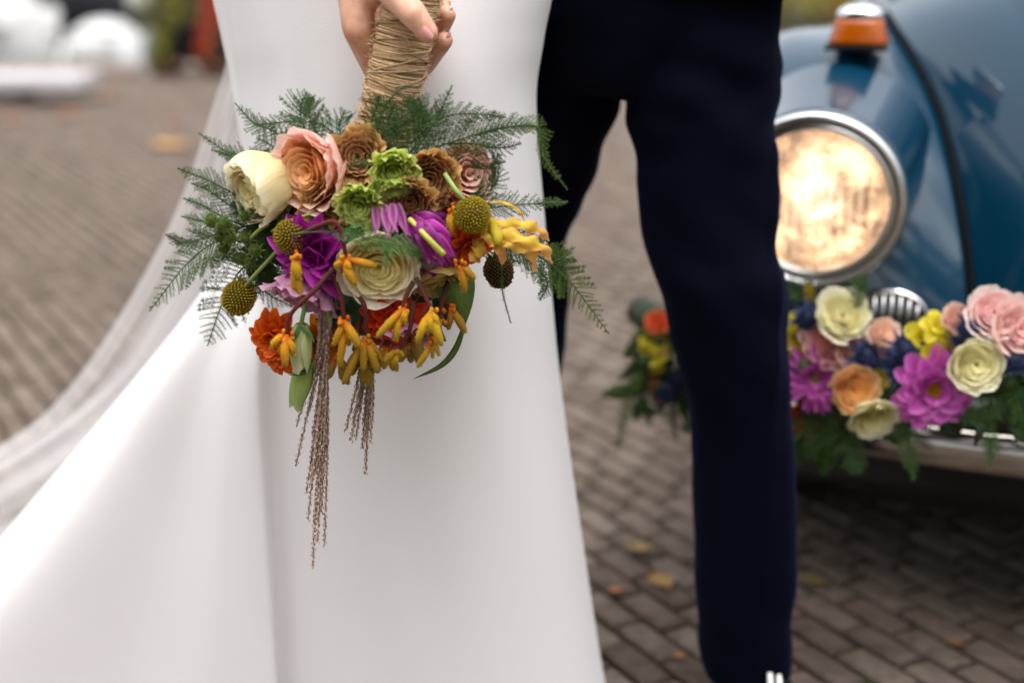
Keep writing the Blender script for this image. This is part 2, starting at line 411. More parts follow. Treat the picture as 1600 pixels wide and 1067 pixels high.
# ------------------------------------------------------------------ foliage tools (leaf clump crowns)
def leaf_crown(mb, c, r, n, size, cols, rng, lumps=9):
    cs = [Vector((rng.gauss(0, .5)*r[0], rng.gauss(0, .5)*r[1], rng.gauss(0, .5)*r[2])) for _ in range(lumps)]
    for _ in range(n):
        k = rng.choice(cs); d = Vector((rng.gauss(0, 1), rng.gauss(0, 1), rng.gauss(0, 1))).normalized()
        p = Vector(c)+k+Vector((d.x*r[0], d.y*r[1], d.z*r[2]))*(.42*rng.random()**.4)
        a = Vector((rng.gauss(0, 1), rng.gauss(0, 1), rng.gauss(0, .6))).normalized()*size*rng.uniform(.6, 1.3)
        b = a.orthogonal().normalized()*a.length*.42; nrm = a.cross(b).normalized()*a.length*.12
        mb.add([p-a, p+b*.9+nrm, p+a, p-b*.9+nrm], [(0, 1, 2), (0, 2, 3)], rng.choice(cols))
def make_tree(name, x, y, h, rr, cols, label, seed, size=.13, n=2600, base=0):
    rng = random.Random(seed); e = empty(name, (x, y, base), label, 'tree', 'trees around the square')
    t = MB(); tube(t, [(x+rng.uniform(-.1, .1)*k, y, base+h*.55*k/5) for k in range(6)], [.22-.025*k for k in range(6)], 9)
    for _ in range(7):
        a = rng.uniform(0, 2*PI); z0 = base+h*rng.uniform(.3, .5); L = rr*rng.uniform(.6, .95)
        tube(t, [(x, y, z0), (x+math.cos(a)*L*.5, y+math.sin(a)*L*.5, z0+h*.12), (x+math.cos(a)*L, y+math.sin(a)*L, z0+h*.28)], [.08, .05, .02], 6)
    t.obj('trunk', M['bark'], e)
    c = MB(); leaf_crown(c, (x, y, base+h*.68), (rr, rr, h*.34), n, size, cols, rng, 14); c.obj('crown', M['foliage'], e, smooth=False)
TG = [(.05, .075, .018), (.08, .095, .02), (.11, .10, .02), (.035, .055, .014)]
for k, (x, y, h, rr, lab) in enumerate([(-9.0, -16, 13, 4.2, 'tall leafy tree standing behind the photographer beside a narrow one'),
        (-1.0, -17, 15, 3.6, 'narrow tall leafy tree in the middle of the row'), (7.0, -15.5, 12, 4.2, 'broad leafy tree at the end of the row of trees'),
        (16.5, -12, 10, 3.4, 'leafy tree standing alone to the side of the square')]):
    make_tree('leafy_tree', x, y, h, rr, TG, lab, 20+k, .34, 3000)
for k, (x, y, lab) in enumerate([(-13, 37, 'yellowing tree on the far bank behind the white boat'), (6, 38, 'olive tree on the far bank behind the hedge'), (17, 36, 'autumn tree on the far bank past the blue car')]):
    make_tree('bank_tree', x, y, 8, 3.4, [(.12, .11, .02), (.09, .10, .02), (.16, .12, .02)], lab, 40+k, .3, 1800, .1)
# ------------------------------------------------------------------ background: quay things and boats
def shrub(name, px, py0, Y, rx, rz, z0, cols, label, seed, pot=True, n=420, size=.045, cat='shrub', group=None):
    p = W(px, py0, Y); x = p.x; rng = random.Random(seed)
    e = empty(name, (x, Y, 0), label, cat, group)
    if pot:
        q = MB(); lathe(q, [(.12, 0), (.16, z0*.9), (.175, z0*.9), (.175, z0), (.15, z0), (.14, z0-.04)], 18, M=Matrix.Translation((x, Y, .0)), cap=True); q.obj('pot', M['terracotta'], e)
    t = MB()
    for _ in range(6):
        a = rng.uniform(0, 2*PI); tube(t, [(x, Y, max(0, z0-.05)), (x+math.cos(a)*rx*.3, Y+math.sin(a)*rx*.3, z0+rz*.5), (x+math.cos(a)*rx*.6, Y+math.sin(a)*rx*.6, z0+rz*1.1)], [.012, .009, .005], 5)
    t.obj('stem', M['bark'], e)
    c = MB(); leaf_crown(c, (x, Y, z0+rz), (rx, rx, rz), n, size, cols, rng, 8); c.obj('foliage', M['foliage'], e, smooth=False)
    return e
OL = [(.13, .15, .012), (.19, .19, .015), (.08, .10, .012), (.24, .20, .02)]
shrub('quay_shrub', 262, 90, 12.45, .19, .5, .12, OL, 'yellow green shrub in a pot beside the grey mooring post', 3, n=600)
shrub('flowering_shrub', 338, 80, 12.4, .22, .34, .12, [(.55, .02, .008), (.5, .10, .012), (.62, .03, .01), (.12, .13, .015)], 'red and orange flowering shrub in a pot next to the bride', 5, n=600)
shrub('quay_shrub', 1255, 40, 11.6, .40, .48, .12, [(.26, .22, .008), (.34, .26, .012), (.16, .15, .008)], 'broad olive yellow shrub in a pot beyond the blue car', 6, n=800, size=.05)
shrub('red_shrub', 1316, 20, 12.0, .10, .5, .2, [(.4, .015, .012), (.3, .02, .015)], 'narrow red leaved plant in a pot behind the turn signal', 8, n=300)
p = W(233, 100, 12.6); mb = MB(); tube(mb, [(p.x, 12.6, 0), (p.x, 12.6, .38), (p.x, 12.6, .40)], [.04, .04, .02], 14)
lathe(mb, [(.07, .0), (.07, .02), (.04, .025)], 14, M=Matrix.Translation((p.x, 12.6, 0))); tag(mb.obj('mooring_post', M['grey_metal']), 'short grey metal mooring post at the quay edge', 'post')
# pale slab bench
e = empty('slab_bench', (-4.7, 10.27, 0), 'low pale grey slab bench on dark blocks near the white boat', 'bench')
q = MB(); box(q, (-6.6, 10.0, .085), (-3.02, 10.55, .20), b=.02); q.obj('seat_slab', M['concrete'], e, smooth=False)
for x in (-6.0, -4.9, -3.75):
    q = MB(); box(q, (x-.28, 10.08, 0), (x+.28, 10.47, .084)); q.obj('support_block', M['stone'], e, smooth=False)
# boats
def hull(name, x0, x1, y0, y1, zs, mat, parent, bow=.35):
    """lofted hull along x, bow at x1; zs = keel, chine, sheer"""
    rows = []; L = x1-x0; yc = (y0+y1)/2; hw = (y1-y0)/2
    for t in np.linspace(0, 1, 22):
        wdt = hw*(1-max(0, (t-(1-bow))/bow)**2.2*.97)*(.88+.12*min(1, t*6)); sh = zs[2]+.16*t**3; x = x0+L*t
        rows.append([(x, yc-wdt, sh), (x+.04*t, yc-wdt*1.02, sh-.06), (x-.1*t*t, yc-wdt*.86, zs[1]), (x-.35*t*t, yc, zs[0]), (x-.1*t*t, yc+wdt*.86, zs[1]), (x+.04*t, yc+wdt*1.02, sh-.06), (x, yc+wdt, sh)])
    m = MB(); m.add([p for r in rows for p in r], grid_faces(7, 22)+[tuple(range(7))]); 
    vs = [r[k] for r in rows for k in (0, 6)]; n = len(vs)
    m.add([(a, b, c-.02) for a, b, c in vs], [(2*i, 2*i+1, 2*i+3, 2*i+2) for i in range(21)])
    return m.obj(name, mat, parent)
b1 = empty('motor_boat', (-6.6, 14.7, -.62), 'white motor boat with long cabin moored at the quay', 'boat')
hl = hull('hull', -9.5, -4.55, 13.55, 15.6, (-.9, -.35, .36), M['boatwhite'], b1, .3)
q = MB(); box(q, (-9.4, 13.50, .27), (-5.3, 13.56, .335), b=.015); q.obj('rub_rail', M['boatblue'], hl, smooth=False)
def cabin(x0, x1, y0, y1, z0, z1, sl, mat, parent, name='cabin'):
    m = MB(); vs = [(x0, y0, z0), (x1, y0, z0), (x1, y1, z0), (x0, y1, z0), (x0+sl*.3, y0+.1, z1), (x1-sl, y0+.1, z1), (x1-sl, y1-.1, z1), (x0+sl*.3, y1-.1, z1)]
    m.add(vs, [(0, 1, 5, 4), (1, 2, 6, 5), (2, 3, 7, 6), (3, 0, 4, 7), (4, 5, 6, 7), (3, 2, 1, 0)]); return m.obj(name, mat, parent, smooth=False)
cb = cabin(-9.2, -4.85, 13.85, 15.3, .34, 1.35, .55, M['boatwhite'], b1)
for k in range(4):
    x = -8.8+k*.95; q = MB(); vs = [(x, 13.87, .68), (x+.75, 13.87, .68), (x+.68, 13.915, 1.12), (x+.05, 13.915, 1.12)]
    q.add([(a, b-.012, c) for a, b, c in vs]+vs, [(0, 1, 2, 3), (0, 4, 5, 1), (1, 5, 6, 2), (2, 6, 7, 3), (3, 7, 4, 0)]); q.obj('window', M['wood'] if k == 3 else M['carglass'], cb, smooth=False)
b2 = empty('white_dinghy', (-4.0, 14.0, -.62), 'small rounded white dinghy moored beside the motor boat', 'boat')
q = MB(); ellipsoid(q, (-3.98, 13.75, .10), (.24, .30, .26), 20, 12); ellipsoid(q, (-4.1, 14.6, -.1), (.42, 1.0, .5), 20, 12); ho = q.obj('hull', M['boatwhite'], b2); remesh(ho, .03, 8)
q = MB(); tube(q, [(-4.36, 13.6, .28), (-4.1, 13.41, .30), (-3.86, 13.41, .30), (-3.68, 13.6, .28)], .022, 8); q.obj('bow_rope', M['boatblue'], b2)
b3 = empty('dark_barge', (-3.6, 17.6, -.62), 'black hulled barge behind the white dinghy', 'boat')
hull('hull', -7.5, -2.0, 16.4, 18.6, (-.9, -.4, .62), M['boatdark'], b3, .3)
c3 = cabin(-6.4, -3.2, 16.9, 18.2, .6, 1.5, .3, M['boatdark'], b3)
q = MB(); box(q, (-5.4, 16.88, .82), (-4.4, 16.93, 1.15), b=.02); q.obj('window', M['carglass'], c3, smooth=False)
q = MB(); ellipsoid(q, (-4.15, 16.33, .52), (.16, .16, .2), 14, 9); q.obj('fender_buoy', M['boatwhite'], b3)
# fallen leaves
def fallen(px, py, col, label, s=.05, seed=0):
    rng = random.Random(seed); p = G(px, py); a = rng.uniform(0, 2*PI); vs = []; nu, nv = 7, 9
    for i in range(nv):
        v = i/(nv-1)
        for j in range(nu):
            u = j/(nu-1)*2-1; wv = math.sin(PI*min(1, v*.96+.02))**.7*(1+.18*math.cos(v*22))
            x = (v-.5)*s*1.4; y = u*wv*s*.5; z = .006+s*(.10*u*u+.10*(v-.5)**2)+rng.uniform(0, .0015)
            vs.append((p.x+x*math.cos(a)-y*math.sin(a), p.y+x*math.sin(a)+y*math.cos(a), z))
    m = MB(); m.add(vs, grid_faces(nu, nv), col, [(j/6, i/8, seed) for i in range(nv) for j in range(nu)])
    tube(m, [(p.x-s*.7*math.cos(a), p.y-s*.7*math.sin(a), .009), (p.x-s*1.1*math.cos(a), p.y-s*1.1*math.sin(a), .008)], .0012, 4, col)
    tag(m.obj('fallen_leaf', M['foliage']), label, 'leaf', 'fallen leaves on the paving')
YL = (.42, .24, .05)
for k, (x, y, c, l, s) in enumerate([(1032, 914, (.30, .17, .04), 'yellow fallen leaf between the gown and the groom, larger of two', .042), (1000, 862, (.24, .16, .05), 'smaller pale yellow fallen leaf between gown and groom', .036),
        (265, 230, (.62, .36, .13), 'tan fallen leaf lying alone on the paving near the veil', .16), (150, 668, (.22, .17, .03), 'yellow fallen leaf beside the trailing veil', .05),
        (1270, 914, (.22, .16, .04), 'small yellow leaf beside the groom\'s trouser leg under the bumper', .028), (1492, 1010, (.22, .10, .04), 'small orange leaf on the dark paving under the car', .02),
        (962, 927, (.40, .15, .06), 'tiny orange leaf fragment close to the hem of the gown', .016), (1062, 1030, (.4, .18, .07), 'tiny orange leaf fragment next to the groom\'s trouser hem', .014),
        (110, 180, (.45, .2, .1), 'orange leaf lying in front of the slab bench', .13), (20, 190, (.42, .2, .1), 'orange brown leaf lying beside the slab bench end', .13), (168, 152, (.45, .24, .12), 'pale orange leaf at the corner of the slab bench', .14),
        (270, 196, (.4, .2, .14), 'dull pink leaf lying behind the tan leaf', .13)]):
    fallen(x, y, c, l, s, 60+k)

# ------------------------------------------------------------------ blue car (local frame: x right, y back, z up; origin under the nose centre)
CX, CY = 1.018, 2.05
pv_ = Vector((CX-.562, CY+.05, 0)); YAW = math.radians(-19); YR = Matrix.Rotation(YAW, 3, 'Z')
def carw(x, y, z): return pv_+YR @ (Vector((CX+x, CY+y, z))-pv_)     # car frame to world
def carl(p): q = YR.transposed() @ (Vector(p)-pv_)+pv_; return (q.x-CX, q.y-CY, q.z)
car = empty('blue_car', (CX, CY, 0), 'old rounded blue car with chrome rimmed headlight and flowers on its bumper', 'car')
def cmesh(mb, name, mat, parent=None, smooth=True): return mb.obj(name, mat, parent or car, smooth)
bead = [(.075, .30), (.06, .40), (.085, .52), (.13, .62), (.20, .72), (.32, .82), (.50, .905), (.70, .93), (.90, .90), (1.05, .80), (1.17, .64), (1.24, .46), (1.27, .33)]
crown = [(.09, .33), (.06, .42), (.065, .54), (.095, .66), (.155, .77), (.27, .865), (.44, .905), (.62, .90), (.84, .84), (1.02, .72), (1.15, .56), (1.23, .42), (1.27, .32)]
mido = [(.15, .33), (.12, .42), (.12, .52), (.15, .62), (.21, .735), (.32, .83), (.46, .88), (.63, .875), (.84, .80), (1.0, .66), (1.12, .51), (1.2, .40), (1.24, .31)]
lip = [(.27, .33), (.25, .40), (.26, .47), (.29, .55), (.35, .64), (.43, .70), (.53, .735), (.66, .73), (.80, .67), (.92, .57), (1.02, .46), (1.10, .37), (1.14, .30)]
def XB(y): return float(np.interp(y, [.05, .085, .13, .177, .255, .374, .49, .7, 1.0, 1.3], [.322, .334, .353, .374, .403, .455, .504, .55, .59, .60]))
def fender(sgn, name, yoff=0, flip=False, wid=1.0):
    cols_ = []
    for prof, xx in ((bead, .345), (None, .45), (crown, .55), (mido, .70), (lip, .785), ('in', .755)):
        if prof is None: pr = [tuple((np.array(a)*.45+np.array(b)*.55)+np.array((-.012, .012))*math.sin(PI*k/12)) for k, (a, b) in enumerate(zip(bead, crown))]
        elif prof == 'in': pr = [(a+.0, b-.02) for a, b in lip]
        else: pr = prof
        cols_.append([(xx+(XB(a)-.345)*(1 if prof == bead else .7 if prof is None else .4 if prof == crown else .1), a, b) for a, b in pr])
    R_ = np.array(cols_)                       # col,row,3
    R_ = np.array([crv(c, 60) for c in R_])    # 6 x 60
    R_ = np.array([crv(R_[:, i], 26) for i in range(60)])   # 60 x 26
    vs = [(CX+sgn*p[0], CY+yoff+(1.3-p[1] if flip else p[1]), p[2]) for p in R_.reshape(-1, 3)]
    m = MB(); m.add(vs, grid_faces(26, 60)); return cmesh(m, name, M['paint'])
fen = fender(-1, 'front_fender'); fender(1, 'front_fender'); fender(-1, 'rear_fender', 2.35, True); fender(1, 'rear_fender', 2.35, True)
def beading(sgn, yoff=0, flip=False):
    m = MB(); P = crv(bead, 60); tube(m, [(CX+sgn*(XB(p[0])-.003), CY+yoff+(1.3-p[0] if flip else p[0])-.004, p[1]+.003) for p in P], .006, 8); cmesh(m, 'fender_beading', M['bead'])
for s_ in (-1, 1): beading(s_)
# nose and hood
cen = [(-.02, .30), (-.06, .40), (-.065, .52), (-.045, .64), (0, .77), (.09, .90), (.25, 1.01), (.5, 1.075), (.8, 1.11), (1.05, 1.12), (1.25, 1.13)]
bead2 = [(.075, .30), (.06, .40), (.085, .52), (.13, .62), (.20, .72), (.32, .82), (.50, .905), (.70, .945), (.90, .965), (1.08, .975), (1.22, .98)]
def nose(t):      # |t| 0..1 from the centre line to the beading
    k = abs(t)**2.3
    return np.array(crv([(t*(XB(b[0])-.003), a[0]+(b[0]-a[0])*k, a[1]+(b[1]-a[1])*k) for a, b in zip(cen, bead2)], 101))
def nose_panel(tw, name, mat, proud=0, rows=70, cols=30, r0=0., r1=1.):
    vs = []; cache = {}
    for i in range(rows):
        f = r0+(r1-r0)*i/(rows-1); k = f*100; i0 = min(int(k), 99)
        for j in range(cols):
            u = j/(cols-1)*2-1; pr = nose(u*tw(f)); q = pr[i0]*(1-(k-i0))+pr[i0+1]*(k-i0)
            d = pr[min(i0+1, 100)]-pr[max(i0-1, 0)]; d = d/np.linalg.norm(d)
            e_ = proud*min(1, (1-abs(u))*cols/4)**.5*min(1, i*.6)
            vs.append((CX+q[0], CY+q[1]-d[2]*e_, q[2]+d[1]*e_))
    m = MB(); m.add(vs, grid_faces(cols, rows)); return cmesh(m, name, mat)
nose_panel(lambda f: 1., 'front_body', M['paint'])
nose_panel(lambda f: .32+.48*min(1, max(0, f-.28)/.5)**.8, 'hood', M['paint'], .011, r0=.27, r1=.985)
# cabin shell, glass, rear body
def shell(rows, name, mat, n=28):
    vs = []; 
    for (y, hw, z0, z1, pw) in rows:
        for k in range(n):
            a = PI*k/(n-1); c_, s_ = math.cos(a), math.sin(a)
            vs.append((CX+hw*math.copysign(abs(c_)**pw, c_), CY+y, z0+(z1-z0)*s_**pw))
    m = MB(); m.add(vs, grid_faces(n, len(rows))); return cmesh(m, name, mat)
sh = np.array(crv([(1.0, .66, .30, 1.02, .5), (1.25, .70, .28, 1.09, .5), (1.6, .70, .28, 1.48, .55), (1.95, .70, .28, 1.56, .55), (2.4, .69, .28, 1.54, .55), (2.9, .64, .28, 1.36, .6), (3.3, .55, .28, 1.08, .7), (3.6, .42, .28, .82, .8), (3.75, .25, .30, .55, .9), (3.78, .02, .36, .42, 1)], 50))
shell([tuple(r) for r in sh], 'cabin_body', M['paint'])
m = MB(); vs = [(-.50, 1.26, 1.13), (.50, 1.26, 1.13), (.44, 1.56, 1.44), (-.44, 1.56, 1.44)]
m.add([(CX+a, CY+b-.03, c) for a, b, c in vs]+[(CX+a, CY+b, c-.02) for a, b, c in vs], [(0, 1, 2, 3), (0, 4, 5, 1), (1, 5, 6, 2), (2, 6, 7, 3), (3, 7, 4, 0)]); cmesh(m, 'windscreen', M['carglass'], smooth=False)
for s_ in (-1, 1):
    m = MB(); vs = [(.715, 1.45, 1.10), (.715, 2.15, 1.10), (.60, 2.1, 1.40), (.60, 1.66, 1.40)]
    m.add([(CX+s_*a, CY+b, c) for a, b, c in vs]+[(CX+s_*(a-.03), CY+b, c) for a, b, c in vs], [(0, 1, 2, 3), (0, 4, 5, 1), (1, 5, 6, 2), (2, 6, 7, 3), (3, 7, 4, 0)]); cmesh(m, 'side_window', M['carglass'], smooth=False)
    m = MB(); box(m, (CX+s_*.70-.07, CY+1.2, .27), (CX+s_*.70+.07, CY+2.45, .31), b=.012); cmesh(m, 'running_board', M['dark_rubber'], smooth=False)
m = MB(); box(m, (CX-.62, CY+.12, .20), (CX+.62, CY+3.5, .31), b=.02); box(m, (CX-.50, CY+.26, .12), (CX+.50, CY+.6, .32), b=.03); cmesh(m, 'floor_pan_with_shade_box', M['under'], smooth=False)  # pan, plus a lower box added to shade the ground under the nose
def wheel(x, y):
    R = Matrix.Translation((CX+x, CY+y, .315)) @ Matrix.Rotation(PI/2, 4, 'Y')
    m = MB(); lathe(m, [(.20, -.065), (.25, -.075), (.295, -.068), (.312, -.045), (.315, 0), (.312, .045), (.295, .068), (.25, .075), (.20, .065)], 40, M=R); tr = cmesh(m, 'wheel', M['dark_rubber'])
    m = MB(); lathe(m, [(.0, -.05), (.07, -.06), (.13, -.05), (.19, -.062), (.205, -.06), (.205, .06), (.19, .062), (.13, .05), (.07, .06), (0, .05)], 32, M=R); m.obj('rim', M['steel'], tr)
for x in (-.64, .64):
    for y in (.66, 3.0): wheel(x, y)
# headlights
HZ = .683
def headlight(sx):
    R = Matrix.Translation((CX+sx*.562, CY+.02, HZ)) @ Matrix.Rotation(math.radians(7), 4, 'X') @ Matrix.Rotation(PI/2, 4, 'X')   # +z -> -y
    m = MB(); lathe(m, [(.124, .0), (.130, .008), (.1325, -.02), (.137, -.07), (.145, -.14), (.157, -.22)], 56, M=R); bk = cmesh(m, 'headlight', M['paint'])
    m = MB(); lathe(m, [(.128, .0), (.1325, .008), (.1315, .018), (.127, .023), (.1215, .021), (.1195, .015)], 64, M=R); m.obj('chrome_rim', M['satin'], bk)
    m = MB(); lathe(m, [(.1197, .015), (.1185, .010), (.1170, .012)], 64, M=R); m.obj('rim_gap', M['dark_rubber'], bk)  # dark ring standing in for the dark gap between the two rims
    m = MB(); lathe(m, [(.1172, .012), (.1150, .019), (.1105, .020), (.1050, .015), (.1035, .002)], 64, M=R); m.obj('inner_rim', M['satin'], bk)
    m = MB(); lathe(m, [(.1045, .006)]+[(.1045*math.cos(a), .006+.026*math.sin(a)) for a in np.linspace(.02, PI/2-.001, 10)], 48, M=R); m.obj('lens', M['lens'], bk)
    m = MB(); lathe(m, [(.104, .004)]+[(.104*math.cos(a), .004-.07*math.sin(a)) for a in np.linspace(.02, PI/2-.001, 12)], 48, M=R); m.obj('reflector', M['reflector'], bk)
    m = MB(); ellipsoid(m, R @ Vector((0, -.008, -.03)), (.034, .034, .028), 18, 12); m.obj('bulb', M['bulb'], bk)
    p = R @ Vector((0, -.14, .02))
    m = MB(); box(m, (p.x-.008, p.y-.01, p.z-.012), (p.x+.008, p.y+.012, p.z+.02), b=.003); m.obj('rim_screw', M['chrome'], bk, smooth=False)
for s_ in (-1, 1): headlight(s_)
# horn grilles: oval chrome ring with upright bars
def horn(sx):
    c = Vector((CX+sx*.445, CY+.052, .505)); rx, rz = .052, .040
    m = MB(); tube(m, [(c.x+rx*math.cos(a), c.y+.012*math.cos(a)*sx*-1*0, c.z+rz*math.sin(a)) for a in np.linspace(0, 2*PI, 41)], .0055, 8, cap=False); g = cmesh(m, 'horn_grille', M['chrome'])
    m = MB(); lathe(m, [(0, 0), (1, 0)], 30, M=Matrix.Translation((c.x, c.y+.010, c.z)) @ Matrix.Rotation(PI/2, 4, 'X') @ Matrix.Diagonal((rx, rz, 1, 1))); m.obj('grille_back', M['under'], g)
    for k in range(-3, 4):
        x = k*.0125; h = rz*math.sqrt(max(0, 1-(x/rx)**2)); m = MB(); tube(m, [(c.x+x, c.y, c.z-h), (c.x+x, c.y-.004, c.z), (c.x+x, c.y, c.z+h)], .0036, 6); m.obj('grille_bar', M['chrome'], g)
for s_ in (-1, 1): horn(s_)
# turn signals on top of the fenders
def signal(sx):
    lx, ly, _ = carl(G(1342, 74, .888)); cx, cy, cz = CX+sx*abs(lx), CY+ly, .888
    m = MB(); vs = []
    for z, w_, d0, d1 in ((0, .047, -.055, .075), (.006, .049, -.058, .085)): vs += [(cx-w_, cy+d0, cz+z-.003), (cx+w_, cy+d0, cz+z-.003), (cx+w_*.9, cy+d1, cz+z+.006), (cx-w_*.9, cy+d1, cz+z+.006)]
    m.add(vs, grid_faces(4, 2, cu=True)+[(4, 5, 6, 7), (3, 2, 1, 0)]); t_ = cmesh(m, 'turn_signal', M['dark_rubber'], smooth=False)
    def loft(levels, name, mat, pw=.62):
        n = 28; v_ = []
        for z, w_, d0, d1 in levels:
            for k in range(n):
                a = 2*PI*k/n; c_, s_ = math.cos(a), math.sin(a); dc = (d0+d1)/2; dd = (d1-d0)/2
                v_.append((cx+w_*math.copysign(abs(c_)**pw, c_), cy+dc+dd*math.copysign(abs(s_)**pw, s_), cz+z))
        q = MB(); q.add(v_, grid_faces(n, len(levels), cu=True)+[tuple(range((len(levels)-1)*n, len(levels)*n)), tuple(range(n))[::-1]]); q.obj(name, mat, t_)
    loft([(.005, .0465, -.052, .03), (.012, .0455, -.051, .032), (.036, .038, -.044, .03), (.0465, .0355, -.040, .03)], 'amber_lens', M['amber'])
    loft([(.0468, .037, -.042, .05), (.052, .0375, -.042, .06), (.060, .033, -.037, .06), (.066, .022, -.025, .05), (.068, .006, -.008, .03)], 'chrome_cap', M['chrome'])
for s_ in (-1, 1): signal(s_)
# wing mirror behind the signal
m = MB(); tube(m, crv([(CX-.50, CY+1.02, .88), (CX-.505, CY+.99, .98), (CX-.53, CY+.99, 1.03), (CX-.58, CY+1.0, 1.06)], 14), .011, 8); mr = cmesh(m, 'wing_mirror', M['chrome'])
m = MB(); lathe(m, [(0, -.02), (.045, -.012), (.055, 0), (.055, .008), (0, .010)], 24, M=Matrix.Translation((CX-.60, CY+1.0, 1.08)) @ Matrix.Rotation(-PI/2, 4, 'X')); m.obj('mirror_glass', M['chrome'], mr)
# bumper
m = MB(); P = crv([(-.80, .40), (-.77, .16), (-.66, -.02), (-.4, -.105), (0, -.125), (.4, -.105), (.66, -.02), (.77, .16), (.80, .40)], 60); vs = []
P_bump = [tuple(p) for p in P]
sect = [(.016, -.026), (.0, -.034), (-.012, -.026), (-.020, -.008), (-.020, .008), (-.012, .026), (0, .034), (.016, .026)]
for i, p in enumerate(P):
    t_ = np.array(P[min(i+1, 59)])-np.array(P[max(i-1, 0)]); t_ /= np.linalg.norm(t_); n_ = np.array((-t_[1], t_[0]))   # inward normal
    for o_, z in sect: vs.append((CX+p[0]+n_[0]*o_, CY+p[1]+n_[1]*o_, .368+z))
m.add(vs, grid_faces(8, 60, cu=True)); bmp = cmesh(m, 'bumper', M['dimmed'])
for s_ in (-1, 1):
    m = MB(); tube(m, [(CX+s_*.36, CY+.1, .33), (CX+s_*.36, CY-.10, .34)], .016, 8); m.obj('bumper_bracket', M['under'], bmp)
car.rotation_euler.z = YAW; car.location = pv_+YR @ (Vector((CX, CY, 0))-pv_)
# ------------------------------------------------------------------ bride: gown, veil, arm and hand
bride = empty('person', (-.2, 1.78, 0), 'person in a plain white gown and sheer veil, holding a bouquet downward', 'person')
RY = [-250, -60, 60, 160, 330, 460, 600, 830, 1067, None]
PXC = [[850, 868, 850, 838, 850, 862, 876, 908, 945, 962], [800, 828, 815, 805, 815, 825, 836, 862, 894, 908], [640, 700, 700, 700, 700, 705, 710, 720, 730, 735],
       [480, 520, 540, 545, 538, 524, 512, 514, 518, 520], [430, 460, 470, 472, 462, 448, 432, 434, 440, 444], [405, 432, 442, 444, 434, 414, 400, 411, 425, 430],
       [380, 400, 412, 420, 418, 396, 366, 350, 338, 330], [365, 375, 390, 400, 404, 376, 322, 268, 214, 200], [350, 355, 370, 384, 394, 338, 240, 82, -105, -160],
       [335, 335, 355, 371, 388, 318, 212, 25, -190, -280], [360, 350, 370, 390, 405, 340, 240, 60, -120, -180], [600, 600, 600, 600, 600, 590, 570, 520, 470, 450], [800, 815, 805, 800, 805, 815, 825, 845, 870, 880]]
YC = [[1.78]*6+[1.785, 1.79, 1.80, 1.80], [1.69, 1.685, 1.675, 1.67, 1.67, 1.67, 1.675, 1.68, 1.69, 1.69], [1.63, 1.62, 1.605, 1.60, 1.605, 1.61, 1.615, 1.62, 1.625, 1.625],
      [1.64, 1.635, 1.625, 1.62, 1.622, 1.632, 1.65, 1.656, 1.662, 1.665], [1.67, 1.66, 1.655, 1.655, 1.662, 1.668, 1.677, 1.684, 1.690, 1.694], [1.69, 1.68, 1.675, 1.675, 1.675, 1.668, 1.66, 1.658, 1.658, 1.658],
      [1.71, 1.70, 1.695, 1.695, 1.69, 1.685, 1.68, 1.68, 1.685, 1.69], [1.735, 1.725, 1.72, 1.72, 1.715, 1.712, 1.712, 1.715, 1.72, 1.72], [1.765, 1.76, 1.755, 1.755, 1.745, 1.74, 1.735, 1.73, 1.73, 1.73],
      [1.81, 1.815, 1.815, 1.815, 1.815, 1.82, 1.825, 1.835, 1.845, 1.85], [1.90, 1.915, 1.92, 1.93, 1.93, 1.94, 1.95, 1.97, 2.0, 2.02], [1.93, 1.94, 1.945, 1.95, 1.96, 1.98, 2.0, 2.05, 2.1, 2.12], [1.86, 1.87, 1.875, 1.88, 1.88, 1.885, 1.89, 1.90, 1.91, 1.91]]
ctl = [[(W(PXC[c][r], RY[r], YC[c][r]) if RY[r] is not None else XG(PXC[c][r], YC[c][r], .004)) for c in range(13)] for r in range(10)]
NC, NR = 13*14, 120
rings = [crvc(row, NC) for row in ctl]
colsd = [crv([rings[r][k] for r in range(10)], NR) for k in range(NC)]
vs = []
for i in range(NR):
    for k in range(NC):
        p = colsd[k][i]; z = max(p[2], .003)
        d = .0035*N(p[0]*5, 3, z*1.6)+.0014*N(p[0]*16+z*3, 7, z*5)
        vs.append((p[0], p[1]+d, z))
mb = MB(); mb.add(vs, grid_faces(NC, NR, cu=True)); mb.obj('gown', M['dress'], bride)
# bodice / upper body above the frame and the arm, one continuous body
body = MB()
capsule(body, (-.19, 1.80, 1.02), (-.19, 1.80, 1.12), .125, .115); capsule(body, (-.19, 1.80, 1.12), (-.18, 1.80, 1.30), .115, .13)
capsule(body, (-.31, 1.80, 1.36), (-.05, 1.80, 1.36), .07, .07); capsule(body, (-.18, 1.80, 1.38), (-.18, 1.79, 1.50), .055, .05)
el = W(560, -420, 1.68); wr = W(578, -150, 1.545)
capsule(body, (-.35, 1.79, 1.36), el, .048, .040)
HB = {'fs': []}
def hand_chain(pts, rads):
    for (a, b), (ra, rb) in zip(zip(pts[:-1], pts[1:]), zip(rads[:-1], rads[1:])): capsule(body, W(*a), W(*b), ra, rb, 18, 6)
capsule(body, el, wr, .040, .027, 18, 6)
# palm (behind and left of the handle): metacarpals
hand_chain([(578, -150, 1.545), (556, -20, 1.515), (560, 46, 1.505)], [.026, .021, .0170])       # index metacarpal to knuckle
hand_chain([(580, -150, 1.555), (566, -50, 1.548), (562, 8, 1.545)], [.026, .020, .0165])
hand_chain([(588, -150, 1.565), (580, -70, 1.575), (572, -25, 1.572)], [.025, .019, .0155])
hand_chain([(596, -150, 1.57), (596, -80, 1.59), (590, -50, 1.592)], [.023, .017, .0145])
